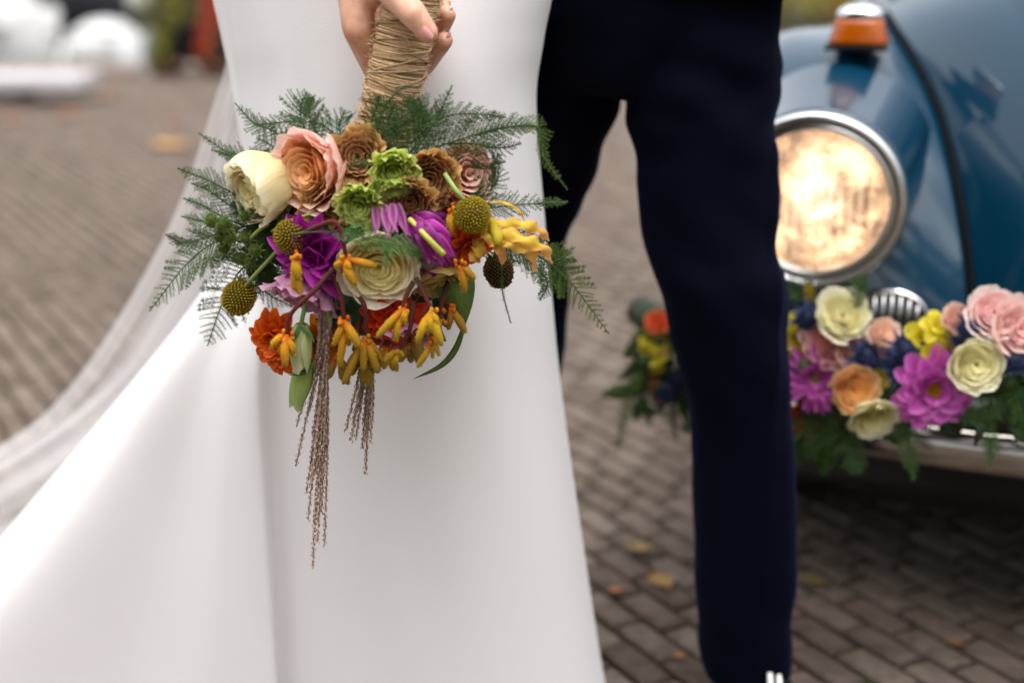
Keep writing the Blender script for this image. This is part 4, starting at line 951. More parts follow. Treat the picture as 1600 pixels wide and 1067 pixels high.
def lisi(px, py, Y, face, R, seed, kind, label, H=None):
    if kind == 'brown': c = ((.12, .034, .022), (.42, .18, .07), (.76, .48, .20)); h = (.07, .018, .014); o = ((.36, .14, .04), (.64, .36, .11), (.82, .56, .24))
    elif kind == 'green': c = ((.46, .56, .08), (.62, .70, .20), (.72, .78, .34)); h = (.34, .46, .05); o = ((.50, .60, .08), (.64, .72, .20), (.74, .78, .34))
    elif kind == 'pink': c = ((.70, .30, .22), (.80, .46, .42), (.84, .58, .56)); h = c[0]; o = c
    elif kind == 'mauve': c = ((.50, .20, .36), (.62, .32, .46), (.68, .42, .54)); h = c[0]; o = c
    else: c = kind[0]; h = kind[1]; o = c
    R *= .84 if R > .015 else 1; return rose(bq, 'lisianthus', W(px, py, Y)-Vector(face).normalized()*.014, face, R, H or R*1.0, c[0], c[1], c[2], seed, K=7, flare=.26, ruf=.12, heart=h, outer=o, sub=2, label=label, n0=3, n1=5, edge=.18)
lisi(560, 246, 1.452, TW(-.15, .25, .95), .028, 11, 'brown', 'antique brown ruffled flower under the fern')
lisi(566, 215, 1.470, TW(-.1, .75, .6), .021, 12, ((((.5, .22, .12), (.62, .34, .2), (.66, .40, .26))), (.3, .1, .06)), 'dusty peach ruffled flower at the handle')
lisi(514, 316, 1.440, TW(-.1, -.35, .93), .027, 13, 'brown', 'antique brown ruffled flower with yellow rim')
lisi(668, 277, 1.438, TW(.25, -.25, .93), .031, 14, 'brown', 'large antique brown ruffled flower')
lisi(640, 312, 1.425, TW(-.1, -.45, .88), .026, 15, 'brown', 'dark hearted brown ruffled flower')
lisi(588, 285, 1.462, TW(0, -.1, 1), .024, 16, 'brown', 'brown ruffled flower behind the green ones')
lisi(614, 258, 1.425, TW(.12, -.42, .9), .0235, 17, 'green', 'lime green ruffled flower', .034)
lisi(562, 315, 1.420, TW(-.05, -.40, .9), .0245, 18, 'green', 'lime green ruffled flower beside brown ones', .030)
lisi(618, 298, 1.415, TW(.1, -.7, .7), .0125, 19, 'green', 'small green bud', .018)
lisi(592, 296, 1.412, TW(0, -.7, .7), .0075, 20, 'green', 'tiny closed green bud', .012)
rose(bq, 'garden_rose', W(722, 274, 1.478)-TW(.6, .2, .75)*.014, TW(.6, .2, .75), .030, .032, (.86, .40, .30), (.90, .58, .52), (.92, .72, .68), 21, K=6, flare=.16, ruf=.02, label='pale pink rose among ferns')
lisi(692, 325, 1.455, TW(.3, -.6, .7), .026, 22, (((.62, .16, .10), (.72, .26, .16), (.76, .36, .26)), (.5, .1, .06)), 'salmon flower behind the brown ones')
lisi(482, 446, 1.445, TW(-.35, -.85, .38), .038, 23, 'mauve', 'hanging mauve pink flower', .040)
lisi(632, 512, 1.452, TW(.2, -.8, .5), .030, 24, 'mauve', 'pale mauve flower low in the bouquet', .034)
rose(bq, 'ranunculus', W(590, 416, 1.412)-TW(.1, -.25, .95).normalized()*.020, TW(.1, -.25, .95), .036, .032, (.84, .68, .18), (.88, .77, .38), (.91, .83, .62), 25, K=10, flare=.10, ruf=.012, heart=(.66, .50, .06), outer=((.86, .74, .48), (.90, .82, .64), (.91, .85, .72)), sub=2, label='cream ranunculus with yellow heart')
rose(bq, 'ranunculus', W(682, 425, 1.452)-TW(.2, -.8, .5)*.01, TW(.25, -.8, .5), .026, .028, (.55, .42, .05), (.70, .52, .16), (.78, .60, .34), 26, K=6, flare=.1, ruf=.02, label='yellow green rose behind the magenta dahlia')
MG = ((.24, .004, .17), (.40, .008, .30), (.54, .06, .44))
dahlia(bq, 'dahlia', W(498, 394, 1.432), TW(-.30, -.10, .95), .050, [(11, 8, .98, 28), (11, 24, .88, 24), (10, 42, .74, 18), (8, 60, .56, 10), (6, 76, .4, 0)], *MG, 31, wd=.23, cup=.7, point=.6, label='deep magenta dahlia on the left side', jit=.34)
def petal_path(parent, pts, Wd, cols, seed, name='petal', bulge=.35, tip=.55, nu=7, nv=14, mat='petal'):
    rng = random.Random(seed); C = [Vector(p) for p in crv([W(*p) for p in pts], nv)]; vs = []; cs = []; pv = []; view = Vector((rng.uniform(-.8, .8), -1, rng.uniform(-.3, 1.0))).normalized()
    for i, p in enumerate(C):
        t = i/(nv-1); tg = (C[min(i+1, nv-1)]-C[max(i-1, 0)]).normalized(); sd = tg.cross(view).normalized(); nn = sd.cross(tg); sd = (sd+nn*rng.uniform(-.02, .02)).normalized(); wv = Wd*(.35+.65*math.sin(PI*min(1, .08+t*.62)))*(1 if t < .86 else math.sqrt(max(0, 1-((t-.86)/.14)**2))*(1-tip*.3)+.04)
        for j in range(nu):
            u = j/(nu-1)*2-1; vs.append(p+sd*u*wv+nn*(wv*bulge*(1-u*u)+.08*Wd*math.sin(t*8+u*3+seed))); cs.append(lerp(lerp(cols[0], cols[1], t), cols[2], min(1, abs(u)**4*.6+max(0, .25-abs(u))*1.2*t))); pv.append((u, t, seed))
    m = MB(); m.add(vs, grid_faces(nu, nv), cs, pv); return m.obj(name, M[mat], parent)
rg = random.Random(12); m = MB(); ellipsoid(m, W(645, 342, 1.446), (.012, .010, .012), 12, 8, (.16, .003, .11)); dh = m.obj('dahlia', M['petal'], bq); dh['label'] = 'magenta dahlia with long petals hanging to the right'
for k, (ex, ey, dz) in enumerate([(704, 345, .010), (716, 372, .008), (720, 398, .006), (712, 418, .004), (699, 432, .006), (682, 436, .004), (664, 428, .006), (648, 412, .008), (636, 396, .010), (690, 352, -.004), (704, 378, -.008), (706, 402, -.010), (692, 418, -.010), (674, 420, -.010), (656, 404, -.006), (684, 376, -.016), (692, 398, -.018), (676, 404, -.020), (662, 388, -.018)]):
    sx, sy = 642+rg.uniform(-6, 10), 336+rg.uniform(-6, 8); y1 = 1.424+dz*1.5
    petal_path(dh, [(sx, sy, 1.440), ((sx+ex)/2+rg.uniform(-3, 3), (sy+ey)/2-6, y1-.014), (ex, ey, y1+.004)], rg.uniform(.0062, .0085), [tuple(min(1, x*q_) for x in c) for q_ in [rg.choice((.45, .8, 1.1, 1.45))] for c in (MG[0], MG[1], (.62, .22, .52))], k, bulge=rg.uniform(.3, .9))
for k, (a, b) in enumerate((((584, 322), (588, 372)), ((600, 320), (607, 376)), ((613, 318), (618, 366)), ((628, 345), (676, 410)), ((622, 318), (640, 372)))):
    rng = random.Random(80+k); m = MB(); A, B = W(a[0], a[1], 1.410), W(b[0], b[1], 1.398); d = (B-A); L = d.length
    X = Matrix.Translation(A) @ facing(d, 2.2+.4*k); q = MB()
    for s_ in (0, 2.1, 4.2): strip_petal(q, L, L*.16, s_, PI/2-.05, .06, .9, .0012, 0, MG[0], (.50, .03, .38), (.74, .40, .58), rng, 5, 9, .6)
    q.xf(X); q.obj('rolled_petal', M['petal'], bq)
m = MB(); tube(m, crv([W(640, 342, 1.390), W(668, 372, 1.374), W(693, 398, 1.378)], 12), list(np.linspace(.0024, .0034, 12)), 8, (.42, .44, .06)); m.obj('stem', M['plain'], bq)
OR = ((.50, .02, .004), (.70, .09, .008), (.80, .20, .012))
dahlia(bq, 'dahlia', W(444, 530, 1.445), TW(-.55, -.15, .8), .037, [(14, 10, 1.0, 20), (14, 24, .9, 18), (12, 38, .78, 14), (10, 52, .64, 8), (8, 66, .5, 4), (5, 80, .36, 0)], *OR, 33, wd=.24, cup=.45, label='orange red dahlia facing left')
dahlia(bq, 'dahlia', W(494, 540, 1.470), TW(.5, .1, .6), .032, [(11, 5, 1.0, 15), (11, 22, .85, 15), (9, 45, .6, 10)], (.55, .12, .008), (.74, .26, .012), (.80, .34, .02), 34, wd=.2, label='orange dahlia behind the green bud')
dahlia(bq, 'dahlia', W(616, 497, 1.438), TW(.1, -.2, .97), .034, [(13, 8, 1.0, 24), (12, 26, .86, 22), (10, 45, .66, 16), (8, 65, .48, 8)], (.40, .010, .004), (.66, .03, .006), (.76, .10, .01), 35, wd=.24, label='scarlet dahlia under the ranunculus')
dahlia(bq, 'dahlia', W(728, 378, 1.442), TW(.4, -.4, .8), .030, [(11, 10, 1.0, 20), (10, 30, .82, 16), (8, 55, .6, 8)], *OR, 36, wd=.2, label='orange red dahlia behind the seed head')
for (px, py, Y, f, rx, rz, c, l, sd_) in [(457, 371, 1.425, TW(-.35, .55, .75), .0165, .021, (.30, .195, .010), 'olive gold seed head leaning on the magenta dahlia', 1), (373, 465, 1.468, TW(-.45, -.85, .3), .0165, .018, (.32, .22, .010), 'olive gold seed head hanging at the far left', 2),
        (738, 336, 1.420, TW(.15, .25, .95), .0175, .019, (.34, .25, .012), 'olive gold seed head above the yellow lily', 3), (779, 424, 1.462, TW(.25, -.9, .3), .014, .0175, (.08, .05, .012), 'dark brown seed head under the yellow lily', 4)]:
    seed_head(bq, W(px, py, Y), f, rx, rz, sd_, c, tuple(x*.22 for x in c), l)
def stalk(pts, r, col): m = MB(); tube(m, [Vector(p) for p in crv([W(*p) for p in pts], 16)], r, 7, col); m.obj('stem', M['plain'], bq)
stalk([(455, 365, 1.46), (430, 395, 1.455), (396, 432, 1.455), (384, 448, 1.463)], .0021, (.20, .24, .06)); stalk([(695, 272, 1.43), (712, 297, 1.418), (724, 312, 1.42)], .0026, (.26, .36, .10))
stalk([(420, 350, 1.45), (402, 362, 1.45), (385, 380, 1.455)], .002, (.20, .26, .05)); stalk([(425, 362, 1.44), (455, 345, 1.43), (500, 330, 1.44)], .0018, (.2, .22, .05))
stalk([(478, 470, 1.42), (474, 490, 1.415), (470, 508, 1.415)], .0024, (.12, .22, .04)); stalk([(513, 455, 1.43), (512, 480, 1.425), (514, 496, 1.425)], .003, (.14, .24, .03)); stalk([(563, 288, 1.43), (565, 300, 1.42)], .002, (.2, .3, .1)); stalk([(591, 275, 1.43), (591, 292, 1.415)], .002, (.2, .3, .1))
# closed pale green buds
for (a, b, Y, R, c, sd_, l) in [((471, 506), (469, 574), 1.415, .0125, ((.40, .46, .16), (.62, .66, .36), (.70, .70, .46)), 41, 'pale green closed bud'), ((478, 560), (463, 632), 1.432, .0125, ((.28, .38, .08), (.42, .52, .18), (.52, .58, .28)), 42, 'lime green closed bud hanging lowest')]:
    A, B = W(a[0], a[1], Y), W(b[0], b[1], Y); rose(bq, 'flower_bud', A, B-A, R, (B-A).length*1.02, *c, sd_, K=4, flare=-.30, ruf=.01, sub=1, label=l, n0=2, n1=3, edge=.35, close=.16, lip=0)
for a, b in (((463, 522), (452, 540)), ((482, 520), (492, 536)), ((470, 590), (452, 588))): leaf(bq, [(468, 508, 1.408), (a[0], a[1], 1.404), (b[0], b[1], 1.404)] if b[1] < 580 else [(492, 566, 1.42), (474, 582, 1.415), (451, 586, 1.41)], .0024, (.05, .11, .02), 5, 'sepal')
# kangaroo paws
paw(bq, [(462, 372, 1.415), (500, 352, 1.398), (526, 348, 1.392), (536, 378, 1.392), (541, 404, 1.395)], [(588, 416, -.004, 1.0), (556, 446, -.002, 1.15), (524, 419, .002, .8), (546, 424, -.004, .85)], 51, label='orange kangaroo paw over the ranunculus')
paw(bq, [(520, 420, 1.40), (490, 455, 1.395), (455, 490, 1.398), (448, 522, 1.40)], [(424, 544, .0, .9), (446, 572, -.002, 1.05), (458, 556, .003, .9), (436, 552, .004, .7)], 52)
paw(bq, [(520, 430, 1.41), (532, 462, 1.405), (538, 498, 1.405)], [(522, 540, .003, .95), (562, 542, -.004, 1.2), (545, 540, .006, .9), (530, 574, .01, 1.0)], 53)
paw(bq, [(555, 455, 1.415), (570, 480, 1.41), (572, 524, 1.415)], [(590, 580, .002, 1.1), (568, 580, -.002, .95), (556, 560, .003, .9), (536, 600, .008, 1.05), (601, 570, .012, .8)], 54, ct=(.36, .19, .012))
paw(bq, [(646, 440, 1.402), (634, 464, 1.396), (630, 480, 1.394)], [(588, 528, -.002, 1.0), (618, 532, .001, 1.0), (608, 514, .004, .7), (632, 505, -.003, .7)], 55, ct=(.58, .31, .015))
paw(bq, [(650, 434, 1.402), (664, 462, 1.394), (674, 484, 1.39)], [(652, 534, 0, 1.05), (674, 520, -.003, 1.0), (690, 540, .0, 1.1), (684, 510, -.003, .8), (664, 505, .002, .7)], 56, ct=(.60, .35, .015))
paw(bq, [(646, 470, 1.41), (640, 515, 1.405), (622, 548, 1.405)], [(602, 566, .0, .85), (617, 570, -.002, .6), (628, 556, .0, .55), (614, 554, -.004, .55)], 57, ct=(.46, .26, .015))
paw(bq, [(668, 484, 1.40), (674, 515, 1.398), (676, 528, 1.398)], [(652, 574, .0, .8), (676, 560, .001, .6), (686, 556, -.003, .6)], 58, ct=(.44, .24, .015))
paw(bq, [(700, 395, 1.43), (712, 408, 1.42), (718, 412, 1.418)], [(742, 437, .0, 1.0), (726, 458, .002, .95)], 59, ct=(.48, .22, .015))
paw(bq, [(690, 470, 1.44), (700, 476, 1.438), (702, 480, 1.435)], [(727, 520, .0, 1.1), (700, 515, .004, .8)], 60, ct=(.32, .16, .02))
paw(bq, [(462, 380, 1.42), (462, 390, 1.41), (461, 398, 1.405)], [(467, 438, -.001, 1.25), (459, 456, .004, .95), (472, 466, .006, 1.0)], 61, ct=(.52, .28, .01))
paw(bq, [(712, 318, 1.44), (708, 322, 1.43), (708, 326, 1.425)], [(706, 368, .0, 1.15), (722, 356, .004, .9)], 62, ct=(.54, .28, .015))
rg = random.Random(66)
for k, (px, py) in enumerate([(560, 545), (585, 545), (606, 540), (530, 560), (650, 520), (690, 500), (572, 560), (640, 535)]):      # darker paws behind
    bd = [(px+rg.uniform(-22, 22), py+rg.uniform(24, 44), rg.uniform(-.003, .006), rg.uniform(.75, 1.05)) for _ in range(4)]
    paw(bq, [(px+rg.uniform(-15, 15), py-60, 1.45), (px+rg.uniform(-8, 8), py-30, 1.435), (px, py, 1.43)], bd, 600+k, cb=(.30, .04, .01), ct=rg.choice([(.26, .14, .012), (.38, .17, .01), (.20, .10, .02)]), r=.0042)
# yellow lily petals, wavy with orange edges
YE, YO = (.80, .58, .06), (.85, .36, .17)
for k, (pts, wd_) in enumerate([([(752, 345, 1.44), (785, 350, 1.425), (818, 352, 1.42), (842, 360, 1.43), (858, 376, 1.44)], .0062), ([(750, 352, 1.44), (790, 365, 1.418), (826, 378, 1.412), (850, 390, 1.42), (863, 412, 1.43)], .0068), ([(752, 358, 1.44), (785, 378, 1.42), (812, 384, 1.415), (832, 398, 1.42), (836, 424, 1.43)], .0070),
        ([(750, 362, 1.44), (768, 372, 1.42), (782, 384, 1.418), (786, 412, 1.43)], .0085), ([(745, 366, 1.445), (748, 388, 1.43), (742, 400, 1.43), (750, 408, 1.44)], .0075), ([(765, 316, 1.44), (790, 318, 1.43), (812, 332, 1.432), (822, 352, 1.44)], .0018)]):
    nv, nu = 22, 7; C = [Vector(p) for p in crv([W(*p) for p in pts], nv)]; vs = []; cs = []; pv = []; view = Vector((.2, -1, .5)).normalized()
    for i, p in enumerate(C):
        t = i/(nv-1); tg = (C[min(i+1, nv-1)]-C[max(i-1, 0)]).normalized(); sd = tg.cross(view).normalized(); nn = sd.cross(tg); wv = wd_*math.sin(PI*min(.97, .10+.87*t))**.7
        for j in range(nu):
            u = j/(nu-1)*2-1; vs.append(p+sd*u*wv*(1+.22*math.sin(t*24+k))+nn*(wv*.5*(1-u*u)+abs(u)*wv*.8*math.sin(t*25+k*2+u*2))); cs.append(lerp(YE, YO, min(1, abs(u)**2.2*.75+max(0, t-.55)*1.5))); pv.append((u, t*2, k))
    m = MB(); m.add(vs, grid_faces(nu, nv), cs, pv); m.obj('lily_petal', M['petal'], bq)
m = MB(); tube(m, crv([W(770, 352, 1.43), W(778, 372, 1.412), W(776, 384, 1.41)], 8), [.005, .0055, .006, .0058, .005, .005, .004, .003], 10, (.52, .42, .03)); m.obj('lily_bud', M['petal'], bq)
# leaves
leaf(bq, [(694, 405, 1.47), (708, 435, 1.452), (718, 470, 1.45), (724, 512, 1.46)], .021, (.085, .14, .024), 1); leaf(bq, [(728, 500, 1.468), (712, 545, 1.475), (688, 572, 1.48), (646, 592, 1.482)], .0036, (.07, .12, .03), 2, fold=.5)
rng = random.Random(5)
for k in range(30):
    a = rng.uniform(0, 2*PI); r0, r1 = rng.uniform(40, 90), rng.uniform(110, 150); cx_, cy_ = 590, 360
    leaf(bq, [(cx_+r0*math.cos(a), cy_+r0*.9*math.sin(a), 1.485), (cx_+.5*(r0+r1)*math.cos(a+.1), cy_+.45*(r0+r1)*math.sin(a+.1), 1.47), (cx_+r1*math.cos(a), cy_+r1*.85*math.sin(a), 1.49)], rng.uniform(.006, .011), rng.choice([(.035, .07, .018), (.05, .09, .02), (.028, .05, .016)]), k, nrm=(math.cos(a)*.5, -1, -math.sin(a)*.4))
# green thistles on the left
for k, (px, py, Y, R) in enumerate([(333, 345, 1.462, .013), (352, 352, 1.456, .014), (345, 368, 1.46, .012), (360, 372, 1.462, .014), (384, 338, 1.45, .010), (386, 372, 1.455, .011), (400, 392, 1.455, .012), (392, 412, 1.462, .011), (376, 402, 1.468, .013), (352, 388, 1.47, .012)]):
    g = (.085, .13, .02) if k % 3 else (.14, .20, .03); thistle(bq, W(px, py, Y), TW(-.4+.1*(k % 4), .3-.2*(k % 3), .8), R, 90+k, tuple(x*.6 for x in g), (.22, .34, .06), (.07, .11, .03), nb=9)
# dry grass plumes
def plume(strands, seed, c1, c2):
    rng = random.Random(seed); top = strands[0][0]; root = None
    for k, (a, b, mid, Y) in enumerate(strands):
        P = [Vector(p) for p in crv([W(a[0], a[1], Y), W(mid[0], mid[1], Y-.004), W(b[0], b[1], Y)], 40)]; m = MB()
        tube(m, P, list(np.linspace(.0017, .0007, 40)), 5, lerp(c1, c2, rng.random()*.7))
        L = sum((P[i+1]-P[i]).length for i in range(39)); n = int(L/.0019)
        for i in range(n):
            t = i/n; f = t*39; q = P[int(f)].lerp(P[min(39, int(f)+1)], f-int(f)); tg = (P[min(39, int(f)+1)]-P[max(0, int(f)-1)]).normalized(); s_ = tg.orthogonal().normalized(); s_ = Matrix.Rotation(i*2.4, 3, tg) @ s_
            l = .0085*rng.uniform(.7, 1.3)*(1-.35*t); d = (tg*1.0+s_*.10).normalized()*l; e = tg.cross(s_)*.0012; g = s_*.0010; c = lerp(c1, c2, rng.random()**1.4)
            q2 = q+s_*.0006; m.add([q2, q2+d*.45+e+g, q2+d, q2+d*.45-e+g, q2+d*.45+g*2], [(0, 1, 4), (1, 2, 4), (2, 3, 4), (3, 0, 4)], c)
        o = m.obj('grass_plume' if k == 0 else 'strand', M['grass'], bq if root is None else root, smooth=False)
        if root is None: root = o
    return root
C1, C2 = (.26, .16, .125), (.66, .50, .40)
st = [((512, 480), (488, 884), (500, 690), 1.446)]
for k, (bx, by) in enumerate([(462, 728), (464, 662), (481, 812), (496, 846), (507, 852), (505, 706), (494, 790), (500, 760), (486, 720), (484, 640), (506, 640), (498, 620), (479, 770), (490, 830), (502, 800), (486, 760), (496, 700), (504, 670), (488, 680), (492, 740)]):
    st.append(((505+random.Random(k).uniform(-6, 14), 490), (bx, by), (lerp((505,), (bx,), .42)[0]+6, 490+(by-490)*.42), 1.440+.003*(k % 5)))
plume(st, 71, C1, C2)
st = [((582, 505), (571, 740), (576, 620), 1.452)]
for k, (bx, by) in enumerate([(540, 672), (548, 688), (556, 684), (566, 700), (579, 692), (581, 660), (560, 640), (571, 690), (552, 660), (575, 670), (568, 660)]): st.append(((574+3*(k % 4), 510), (bx, by), ((578+bx)/2+3, 510+(by-510)*.45), 1.448+.003*(k % 4)))
plume(st, 72, C1, (.52, .38, .28))
# asparagus fern fronds
F = lambda *a, **k: frond(bq, *a, **k)
GD = ((.019, .054, .006), (.050, .112, .012)); GG = ((.042, .080, .020), (.085, .138, .036)); GY = ((.055, .10, .018), (.11, .175, .035))
F([(470, 230, 1.49), (420, 202, 1.485), (396, 192, 1.49), (367, 161, 1.492)], .016, 1, cols=GD); F([(500, 235, 1.485), (474, 196, 1.475), (470, 168, 1.48), (480, 144, 1.482)], .028, 2, cols=GD); F([(510, 235, 1.49), (484, 185, 1.475), (488, 155, 1.482)], .024, 3, cols=GD)
F([(470, 190, 1.478), (435, 192, 1.48), (402, 195, 1.485)], .012, 4, cols=GD); F([(545, 235, 1.48), (530, 200, 1.475), (540, 172, 1.478)], .022, 5, cols=GD); F([(540, 225, 1.48), (510, 200, 1.478), (484, 188, 1.48)], .022, 6, cols=GD)
F([(455, 260, 1.50), (430, 232, 1.50), (400, 215, 1.505)], .034, 7, cols=GG, ang_=70); F([(430, 290, 1.49), (386, 248, 1.484), (352, 236, 1.488), (310, 208, 1.492)], .014, 8, cols=GD); F([(420, 290, 1.49), (372, 250, 1.488), (330, 234, 1.494)], .010, 9, cols=GG)
F([(410, 330, 1.49), (360, 300, 1.482), (320, 280, 1.488), (277, 263, 1.49)], .018, 10, cols=GD); F([(400, 340, 1.49), (360, 322, 1.487), (330, 300, 1.49), (298, 286, 1.494)], .016, 11, cols=GG); F([(400, 360, 1.49), (350, 340, 1.488), (318, 322, 1.49), (286, 310, 1.492)], .012, 12, cols=GD)
F([(400, 375, 1.49), (345, 352, 1.486), (312, 345, 1.49), (283, 338, 1.492)], .012, 13, cols=GG); F([(410, 370, 1.485), (340, 378, 1.478), (290, 415, 1.484), (233, 487, 1.49)], .032, 14, cols=GG, ang_=60); F([(400, 350, 1.49), (340, 365, 1.49), (290, 380, 1.493), (258, 366, 1.495)], .016, 15, cols=GG)
F([(400, 400, 1.492), (370, 430, 1.486), (345, 480, 1.49), (324, 541, 1.494)], .036, 16, cols=GG, ang_=68, dens=.0055); F([(400, 320, 1.487), (384, 280, 1.48), (378, 255, 1.484)], .020, 17, cols=GD); F([(410, 400, 1.49), (395, 430, 1.482), (420, 460, 1.486), (460, 480, 1.49)], .018, 18, cols=GG)
F([(430, 370, 1.482), (400, 390, 1.474), (385, 430, 1.48)], .03, 19, cols=GD); F([(420, 330, 1.482), (390, 345, 1.475), (365, 330, 1.48)], .026, 20, cols=GD); F([(430, 420, 1.488), (410, 452, 1.482), (393, 462, 1.485)], .016, 21, cols=GG)
F([(560, 230, 1.47), (580, 190, 1.458), (590, 165, 1.456), (592, 150, 1.458)], .020, 22, cols=GD); F([(590, 235, 1.46), (605, 195, 1.452), (618, 160, 1.452)], .026, 23, cols=GD, dens=.004); F([(610, 240, 1.455), (630, 205, 1.452), (648, 180, 1.452), (640, 150, 1.455)], .026, 24, cols=GD, dens=.004)
F([(590, 200, 1.456), (600, 170, 1.452), (625, 140, 1.450), (645, 134, 1.452)], .006, 25, cols=GD); F([(640, 240, 1.452), (665, 205, 1.452), (668, 180, 1.455), (652, 152, 1.458)], .026, 26, cols=GD, dens=.004); F([(650, 235, 1.456), (680, 190, 1.46), (690, 170, 1.462), (707, 133, 1.464)], .016, 27, cols=GD)
F([(640, 225, 1.46), (690, 185, 1.466), (740, 178, 1.472), (792, 184, 1.475)], .015, 28, cols=GG); F([(650, 240, 1.46), (720, 218, 1.456), (780, 200, 1.452), (838, 198, 1.455)], .026, 29, cols=FG and GD); F([(740, 212, 1.456), (800, 198, 1.452), (842, 200, 1.452), (850, 245, 1.455), (887, 297, 1.46)], .013, 30, cols=GY)
F([(690, 225, 1.458), (740, 225, 1.462), (775, 232, 1.466), (815, 225, 1.47)], .020, 31, cols=GG); F([(690, 260, 1.47), (730, 245, 1.475), (765, 262, 1.48), (780, 240, 1.482)], .022, 32, cols=GG); F([(700, 300, 1.475), (745, 300, 1.482), (775, 285, 1.486), (780, 250, 1.488)], .022, 33, cols=GG)
F([(720, 330, 1.48), (765, 325, 1.486), (810, 320, 1.49), (888, 316, 1.492)], .020, 34, cols=GG); F([(840, 318, 1.486), (862, 316, 1.486), (888, 315, 1.486)], .008, 35, cols=GD); F([(750, 360, 1.482), (800, 375, 1.485), (850, 395, 1.488), (902, 408, 1.49)], .022, 36, cols=GD)
F([(770, 370, 1.485), (840, 400, 1.487), (890, 440, 1.49), (952, 522, 1.495)], .030, 37, cols=GY, ang_=60); F([(790, 380, 1.482), (830, 410, 1.485), (855, 440, 1.488), (844, 470, 1.49)], .020, 38, cols=GD); F([(760, 370, 1.45), (782, 410, 1.44), (785, 455, 1.442), (798, 505, 1.445)], .0035, 39, cols=GD)
F([(740, 380, 1.475), (780, 400, 1.478), (815, 410, 1.48)], .018, 40, cols=GD); F([(720, 320, 1.465), (750, 310, 1.462), (772, 275, 1.466)], .02, 41, cols=GD); F([(690, 400, 1.46), (715, 402, 1.455), (735, 395, 1.457)], .012, 42, cols=GD)
F([(520, 367, 1.392), (556, 368, 1.388), (600, 378, 1.384), (640, 388, 1.386), (662, 402, 1.39)], .017, 43, cols=((.05, .14, .03), (.10, .23, .045)), dens=.0036); F([(600, 376, 1.386), (604, 395, 1.383), (602, 428, 1.384)], .008, 44, cols=((.06, .16, .035), (.12, .26, .06)), dens=.0045)
F([(545, 262, 1.435), (565, 252, 1.428), (585, 262, 1.428), (588, 275, 1.43)], .012, 45, cols=GD); F([(690, 250, 1.452), (672, 240, 1.446), (640, 235, 1.446)], .018, 46, cols=GD); F([(650, 400, 1.40), (665, 415, 1.395), (690, 412, 1.395)], .005, 47, cols=GD); F([(455, 366, 1.405), (500, 362, 1.395), (540, 364, 1.392)], .003, 48, cols=GD)
rg = random.Random(91)
for k in range(34):
    px, py = rg.uniform(392, 470), rg.uniform(310, 440); a = rg.uniform(2.2, 4.2); leaf(bq, [(px+25, py, 1.492), (px+8*math.cos(a), py+8*math.sin(a), 1.482), (px+38*math.cos(a), py+30*math.sin(a), 1.486)], rg.uniform(.005, .010), rg.choice([(.016, .034, .010), (.028, .05, .014), (.022, .04, .02)]), k, nu=5, nv=9)
for k in range(26):
    px, py = rg.uniform(540, 720), rg.uniform(430, 520); a = rg.uniform(.4, 2.7); leaf(bq, [(px, py-20, 1.492), (px+12*math.cos(a), py, 1.480), (px+34*math.cos(a), py+26*math.sin(a), 1.484)], rg.uniform(.006, .011), rg.choice([(.016, .034, .010), (.028, .05, .014), (.03, .03, .014)]), k+50, nu=5, nv=9)
# fuller greenery behind the left and lower flowers
for k, (pts, L_) in enumerate([([(470, 330, 1.49), (440, 350, 1.478), (405, 355, 1.475)], .03), ([(480, 370, 1.485), (440, 385, 1.476), (410, 378, 1.474)], .032), ([(470, 400, 1.485), (430, 410, 1.478), (408, 420, 1.478)], .03), ([(450, 320, 1.48), (425, 340, 1.47), (395, 360, 1.468)], .026),
        ([(690, 300, 1.478), (720, 300, 1.47), (752, 300, 1.468)], .028), ([(690, 340, 1.478), (730, 350, 1.47), (775, 345, 1.47)], .026), ([(640, 440, 1.478), (660, 460, 1.472), (690, 470, 1.474)], .028), ([(530, 430, 1.478), (520, 470, 1.47), (540, 510, 1.472)], .028), ([(560, 440, 1.478), (570, 490, 1.468), (575, 540, 1.472)], .026), ([(440, 300, 1.485), (400, 310, 1.474), (375, 330, 1.474)], .026)]):
    F(pts, L_, 150+k, cols=GD, dens=.0036)
for k, (px, py) in enumerate([(535, 370), (545, 455), (470, 345), (640, 350), (700, 350), (520, 480), (590, 500), (650, 460), (440, 330)]):
    rg = random.Random(k+300); a = rg.uniform(0, 6.28); leaf(bq, [(px, py, 1.462), (px+22*math.cos(a), py+22*math.sin(a), 1.446), (px+48*math.cos(a), py+48*math.sin(a), 1.455)], .010, (.04, .075, .02), k)

# ------------------------------------------------------------------ flower garland on the car's bumper
gl = empty('flower_garland', W(1330, 640, 1.98), 'long garland of dahlias, roses and blue thistles laid along the car bumper', 'garland')
_gt = sorted((proj(q)[0], q.y) for q in (carw(p[0], p[1]-.012, .38) for p in P_bump[:32]))
def GY_(px): return float(np.interp(px, [a for a, b in _gt], [b for a, b in _gt]))
base = [Vector(p) for p in crv([carw(-.88, .26, .43), carw(-.79, .15, .42), carw(-.66, -.005, .41), carw(-.4, -.085, .41), carw(0, -.105, .41), carw(.35, -.08, .41)], 60)]
m = MB(); tube(m, base, [.028+.008*N(i*.4, 1, 1) for i in range(60)], 10, (.014, .026, .008)); m.obj('moss_roll', M['foliage'], gl)
def gp(px, py, d=0): return W(px, py+6, GY_(px)-.05+d)
PK = ((.84, .26, .28), (.90, .46, .46), (.91, .66, .62)); CRM = ((.80, .72, .26), (.88, .84, .52), (.91, .88, .70)); MGL = ((.44, .03, .34), (.62, .10, .50), (.72, .26, .62))
YLW = ((.66, .52, .02), (.80, .68, .03), (.84, .74, .10)); PCH = ((.78, .30, .05), (.82, .46, .16), (.84, .58, .32))
